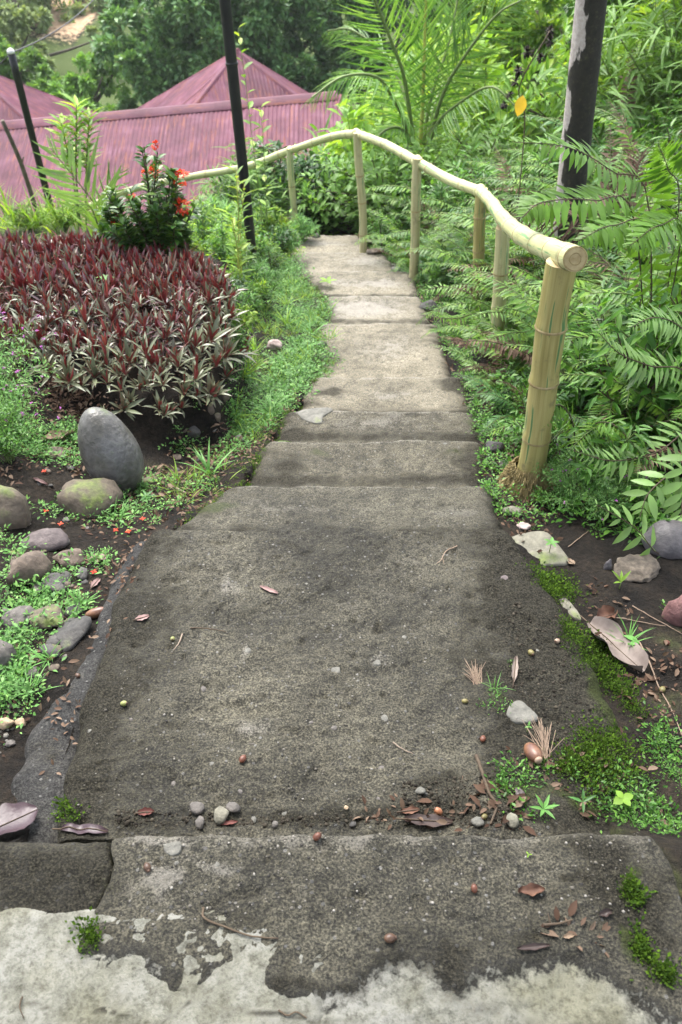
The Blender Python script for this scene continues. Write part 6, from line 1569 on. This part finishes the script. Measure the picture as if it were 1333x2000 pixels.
for i, (u, v, k, lab) in enumerate(NUTS):
    p, n = hit(u, v); s = .0080 + .0012 * (i % 3)
    t = thing('nut', lab, 'nut', (p.x, p.y, p.z + s * .75), i * 1.3, rot=(1.1 + .2 * (i % 4), .3, i * 1.3))
    V, F = ICO[2]; V = V * [s * .85, s * .85, s * 1.15]; V = V * (1 + .05 * fbm(V[:, 0] * 150, V[:, 1] * 150 + V[:, 2] * 90, 2, i))[:, None]; obj('husk', mesh('husk', V, F, [NUT[k]], True), t)
    V, F, UV = tube([(0, 0, s * 1.0), (0, 0, s * 1.22), (0, 0, s * 1.3)], [s * .45, s * .35, s * .1], 8); obj('cap', mesh('cap', V, F, [NUT['brown']], True), t)
def bignut(label, u, v, L, Wd, rot, mats):
    p, n = hit(u, v); t = thing('palm_nut', label, 'palm nut', (p.x, p.y, p.z + Wd * .42), rot=rot)
    P = np.array([(0, 0, z * L / 2) for z in np.linspace(-1, 1, 16)]); rad = Wd / 2 * np.sqrt(np.clip(1 - np.linspace(-1, 1, 16) ** 2 * .97, 0, 1)) ** .9
    V, F, UV = tube(P, rad, 18); V = V * (1 + .04 * fbm(V[:, 0] * 60, V[:, 2] * 20, 3, 5))[:, None]; obj('husk', mesh('husk', V, F, [mats], True), t)
    V, F, UV = tube([(0, 0, L * .44), (0, 0, L * .54)], [Wd * .28, Wd * .16], 10); obj('cap', mesh('cap', V, F, [NUT['tan']], True), t)
M_PNUT = plain('palm_nut_husk', (.07, .03, .03), (.22, .11, .055), 22, .4, .1, .002, .5)
bignut('long brown palm nut lying at the left edge of the slab', 190, 1203, .072, .034, (0, R(80), R(15)), M_PNUT)
bignut('oval brown palm nut on the mossy right part of the slab', 1040, 1478, .068, .040, (R(72), 0, R(14)), M_PNUT)
# dry leaves
def dead(name, c1, c2, rough=.7): return plain(name, c1, c2, 25, rough, .4, .003)
DL = {'grey': dead('leaf_grey', (0.144, 0.114, 0.096), (0.240, 0.198, 0.174)), 'brown': dead('leaf_brown', (0.060, 0.024, 0.015), (0.144, 0.072, 0.042)), 'purple': dead('leaf_purple', (0.033, 0.018, 0.024), (0.066, 0.042, 0.051), .4), 'pink': dead('leaf_pink', (0.168, 0.096, 0.090), (0.252, 0.168, 0.156)), 'red': dead('leaf_red', (0.078, 0.021, 0.018), (0.144, 0.048, 0.036)), 'dark': dead('leaf_dark', (0.021, 0.013, 0.012), (0.054, 0.033, 0.027), .5), 'tan': dead('leaf_tan', (0.144, 0.096, 0.060), (0.228, 0.168, 0.114))}
def dryleaf(label, u0, v0, u1, v1, wpx, kind, curl=.3, wav=.12, lift=.006, roll=0.0, seed=1, rib=True):
    """leaf lying from photo point 0 (stalk) to 1 (tip)"""
    a, _ = hit(u0, v0); b, _ = hit(u1, v1); a, b = np.array(a), np.array(b); L = np.linalg.norm(b - a); W = wpx * mpp(Vector((a + b) / 2)); c = (a + b) / 2
    d = (b - a) / L; S = np.cross(d, [0, 0, 1]); S /= np.linalg.norm(S); r = np.random.RandomState(seed)
    nx, ny = 9, 15; V = []
    for j in range(ny):
        t = j / (ny - 1); hw = W / 2 * (math.sin(math.pi * (.06 + .9 * t)) ** .75) * (1 + .12 * math.sin(t * 19 + seed))
        for i in range(nx):
            s = (i / (nx - 1) - .5) * 2
            q = a + d * L * t + S * hw * s
            z, _ = top(q[0], q[1])
            base = a[2] + (b[2] - a[2]) * t
            q[2] = max(z, base) + lift + curl * W * .5 * s * s + wav * W * .35 * math.sin(t * 9 + s * 2 + seed) * abs(s) + roll * W * s * .5 + wav * W * .12
            V.append(q - c)
    V = np.array(V); t_ = thing('dry_leaf', label, 'dry leaf', tuple(c))
    F = gridF(nx, ny); V2 = V - np.array([0, 0, .0012]); n = len(V)
    obj('blade', mesh('blade', np.concatenate([V, V2]), np.concatenate([F, F[:, ::-1] + n]), [DL[kind]], True), t_)
    if rib:
        R_ = V.reshape(ny, nx, 3)[:, nx // 2] + np.array([0, 0, .001]); R_ = np.concatenate([[R_[0] - d * L * .18], R_])
        P_, F_, U_ = tube(R_, np.linspace(.0022, .0008, len(R_)), 5); obj('midrib', mesh('midrib', P_, F_, [M_STEMB], True), t_)
dryleaf('long grey dry leaf lying over the mossy right edge', 1150, 1225, 1255, 1318, 62, 'grey', .55, .45, .010, seed=2)
dryleaf('curled brown leaf above the long grey dry leaf', 1166, 1214, 1200, 1203, 34, 'brown', .8, .2, .008, seed=3)
dryleaf('large purple-brown leaf at the left edge by the top step', -30, 1640, 78, 1590, 78, 'purple', .15, .1, .02, seed=4)
dryleaf('dark purplish leaf wedged at the step edge left', 120, 1622, 212, 1626, 22, 'purple', .2, .1, .004, seed=5)
dryleaf('small pink dry leaf on the lower left of the slab', 270, 1590, 302, 1587, 17, 'red', .5, .1, .003, seed=6)
dryleaf('tiny pinkish leaf scrap on the left of the long slab', 266, 1212, 292, 1204, 15, 'pink', .2, .1, .003, seed=7)
dryleaf('reddish sliver of bark-like leaf near the slab centre', 508, 1147, 543, 1161, 10, 'pink', .5, .1, .003, seed=8, rib=False)
dryleaf('broad dark leaf at the step edge right of centre', 790, 1602, 885, 1608, 26, 'dark', .2, .12, .004, seed=9)
dryleaf('small reddish leaf above the broad dark leaf', 782, 1588, 820, 1583, 14, 'brown', .3, .15, .004, seed=10)
dryleaf('crumpled brown leaf on the right of the top step', 1012, 1744, 1064, 1740, 22, 'brown', .6, .4, .003, seed=11, rib=False)
dryleaf('curled tan leaf on the flat stone left of the egg-shaped stone', 85, 868, 148, 850, 28, 'tan', .5, .3, .012, seed=12)
dryleaf('pink lobed dry leaf in the gutter below the mossy boulder', 175, 1098, 212, 1088, 24, 'pink', .2, .2, .004, seed=13)
dryleaf('pinkish leaf standing at the slab edge by the fallen red flower', 180, 1150, 196, 1132, 13, 'pink', .4, .2, .004, seed=14)
dryleaf('yellowish dry leaf beside the flat embedded stone at right', 1105, 1095, 1122, 1105, 14, 'tan', .3, .2, .006, seed=15)
dryleaf('grey-brown curled leaf on the right of the slab near the fibres', 1003, 1335, 1008, 1285, 12, 'grey', .8, .1, .003, seed=16)
dryleaf('dark brown strip of leaf near the ragged edge of the top step', 1010, 1855, 1075, 1848, 12, 'dark', .5, .2, .003, seed=17, rib=False)
dryleaf('brown scrap of leaf at the right end of the top step', 1170, 1790, 1195, 1782, 14, 'dark', .6, .3, .003, seed=18, rib=False)
dryleaf('small yellowish leaf scrap right of the dark twigs on the top step', 1100, 1832, 1122, 1828, 10, 'tan', .5, .2, .003, seed=19, rib=False)
dryleaf('thin red leaf strip under the pebble group', 430, 1612, 465, 1606, 9, 'red', .4, .2, .003, seed=20, rib=False)
dryleaf('white-tan dry petal on the left bank by the mossy boulder', 66, 938, 94, 950, 9, 'pink', .7, .1, .006, seed=21, rib=False)
dryleaf('brown fallen leaf in the litter left of the first post', 925, 745, 960, 735, 14, 'brown', .4, .3, .006, seed=22)
dryleaf('reddish fallen leaf right of the root ball', 1070, 990, 1100, 975, 18, 'pink', .5, .3, .006, seed=23)
# twigs
def twig(label, uvs, r0, matl=M_STEMB, branch=None, lift=.003, name='twig', cat='twig'):
    P = []
    for u, v in uvs:
        p, _ = hit(u, v); P.append((p.x, p.y, p.z + lift))
    c = np.array(P[0]); C = spline([np.array(p) - c for p in P], max(10, len(P) * 6)); t = thing(name, label, cat, tuple(c))
    C[:, 2] += np.abs(fbm(np.arange(len(C)) * .4, np.zeros(len(C)), 2, int(uvs[0][0]))) * .004
    V, F, UV = tube(C, np.linspace(r0, r0 * .5, len(C)), 6); obj('stem', mesh('stem', V, F, [matl], True), t)
    for br in (branch or []):
        B_ = [np.array([*hit(u, v)[0]]) + [0, 0, lift] - c for u, v in br]; V, F, UV = tube(spline(B_, 10), np.linspace(r0 * .7, r0 * .35, 10), 5); obj('side_branch', mesh('side_branch', V, F, [matl], True), t)
M_TWG = plain('twig_grey', (.16, .12, .09), (.28, .22, .17), 40, .8); M_TWP = plain('twig_pale', (.17, .12, .085), (.27, .20, .145), 40, .8)
twig('curved dark twig on the left half of the top step', [(398, 1775), (400, 1795), (440, 1812), (490, 1830), (545, 1835)], .0028)
twig('thin dark twig on the upper left of the long slab', [(373, 1228), (410, 1230), (442, 1236)], .0022)
twig('short bent twig under the pale green nut', [(357, 1240), (350, 1258), (340, 1272)], .0022, M_TWG)
twig('little forked red twig on the upper right of the slab', [(893, 1068), (872, 1078), (862, 1095), (853, 1103)], .002, M_TWP, [[(865, 1092), (868, 1104)]])
twig('dark forked twig in the damp right corner of the long slab', [(930, 1478), (942, 1510), (955, 1550), (970, 1575), (958, 1612)], .0055, M_STEMB, [[(950, 1525), (980, 1548), (1010, 1560)]])
twig('long pale vine stem trailing down the soil at the right edge', [(1248, 1255), (1268, 1295), (1285, 1340), (1310, 1385), (1333, 1440)], .0028, M_TWP)
twig('pale twig lying below the conglomerate rock', [(1165, 1205), (1205, 1208), (1245, 1215), (1300, 1225)], .0022, M_TWP)
twig('second pale twig crossing the soil toward the red boulder', [(1235, 1185), (1270, 1205), (1333, 1240)], .0022, M_TWP)
twig('dark leaf stalk resting on the mossy slab edge', [(1085, 1205), (1120, 1228), (1165, 1258)], .0026)
twig('thin twig at the lower centre right of the slab', [(768, 1452), (785, 1464), (808, 1474)], .002, M_TWG)
twig('dark twig bits on the right of the top step', [(1062, 1808), (1090, 1806), (1118, 1798)], .003, M_STEMB, [[(1075, 1805), (1070, 1785)]])
twig('brown twig in the gutter right of the egg-shaped stone', [(345, 955), (365, 965), (385, 972)], .006, M_DEADW if False else M_TWG)
twig('small twig on the pale cement at the lower left', [(45, 1948), (40, 1968), (48, 1990)], .0018)
twig('curled dark scrap on the pale cement', [(545, 1975), (562, 1985), (580, 1978), (600, 1990)], .002)
twig('dry twig crossing the weeds right of the flat stone', [(1110, 1070), (1135, 1050), (1150, 1038)], .0022, M_TWP)
# bunches of dry fibre
def fibres(label, u, v, n, L, seed, az):
    p, _ = hit(u, v); r = np.random.RandomState(seed); t = thing('dry_fibres', label, 'fibre bunch', tuple(p)); mb = MB()
    for k in range(n):
        a = az + r.normal() * .35; C = arch(L * r.uniform(.5, 1.1), r.uniform(.1, .6), a, r.uniform(.4, 1.0), 7) + r.normal(size=3) * [.006, .006, 0] + [0, 0, .003]; C[:, 2] = np.maximum(C[:, 2], .002)
        V, F, UV = tube(C, np.linspace(.0011, .0006, 7), 4, False); mb.add(V, F)
    obj('fibres', mb.mesh('fibres', [M_TWP], True), t, kind='stuff')
fibres('bunch of pinkish dry fibres on the right of the slab', 932, 1335, 34, .075, 3, R(95))
fibres('upright bunch of pinkish dry fibres beside the oval palm nut', 1066, 1478, 40, .10, 4, R(92))
# fallen red petals
for i, (u, v, lab) in enumerate([(120, 1028, 'fallen red flower on the moss left of the boulder'), (228, 1040, 'fallen red flower in the grass below the boulder'), (252, 1043, 'fallen red flower nearest the slab edge'), (185, 1122, 'fallen red flower by the pink dry leaf'), (88, 925, 'fallen red flower in the litter above the left boulder'), (280, 1018, 'fallen dark red flower at the slab corner'), (92, 1002, 'fallen red flower behind the left boulder')]):
    p, _ = hit(u, v); t = thing('fallen_flower', lab, 'flower', (p.x, p.y, p.z + .012)); 
    for k in range(4):
        a = k * 1.57 + i; X, Y, Z = axes(np.array([[math.cos(a), math.sin(a), .2]])); V, F = place(T_DOT, np.zeros((1, 3)), X, Y, Z, np.array([.013])); obj('petal', mesh('petal', V, F, [M_RED], True), t)

# ------------------------------------------------------------------ unseen tree canopy, added to shade the landing
tree('added unseen tree whose crown shades the top step from above', (-2.6, -1.6, 0), 0, [(2.4, 1.0, 4.6, 1.7, .7), (.8, 2.2, 4.9, 1.5, .7), (4.2, .6, 4.8, 1.6, .7), (1.0, -.4, 5.2, 1.8, .8), (4.2, 2.4, 5.2, 1.3, .6), (2.6, 3.2, 5.3, 1.3, .6)], 15000, .22, M_TREE, 21, nc=130)

# ------------------------------------------------------------------ air
hv, hf = box((-160, -14, -12), (150, 250, 7.6))
hm = bpy.data.materials.new('haze'); hm.use_nodes = True; ht = hm.node_tree
ht.nodes.remove(ht.nodes['Principled BSDF'])
pv = ht.nodes.new('ShaderNodeVolumePrincipled'); pv.inputs['Color'].default_value = (.9, .95, 1, 1); pv.inputs['Density'].default_value = .0005; pv.inputs['Anisotropy'].default_value = .2
ht.links.new(pv.outputs[0], ht.nodes['Material Output'].inputs['Volume'])
obj('haze', mesh('haze', hv, hf, [hm]), kind='stuff', label='thin pale haze over the valley', cat='haze')
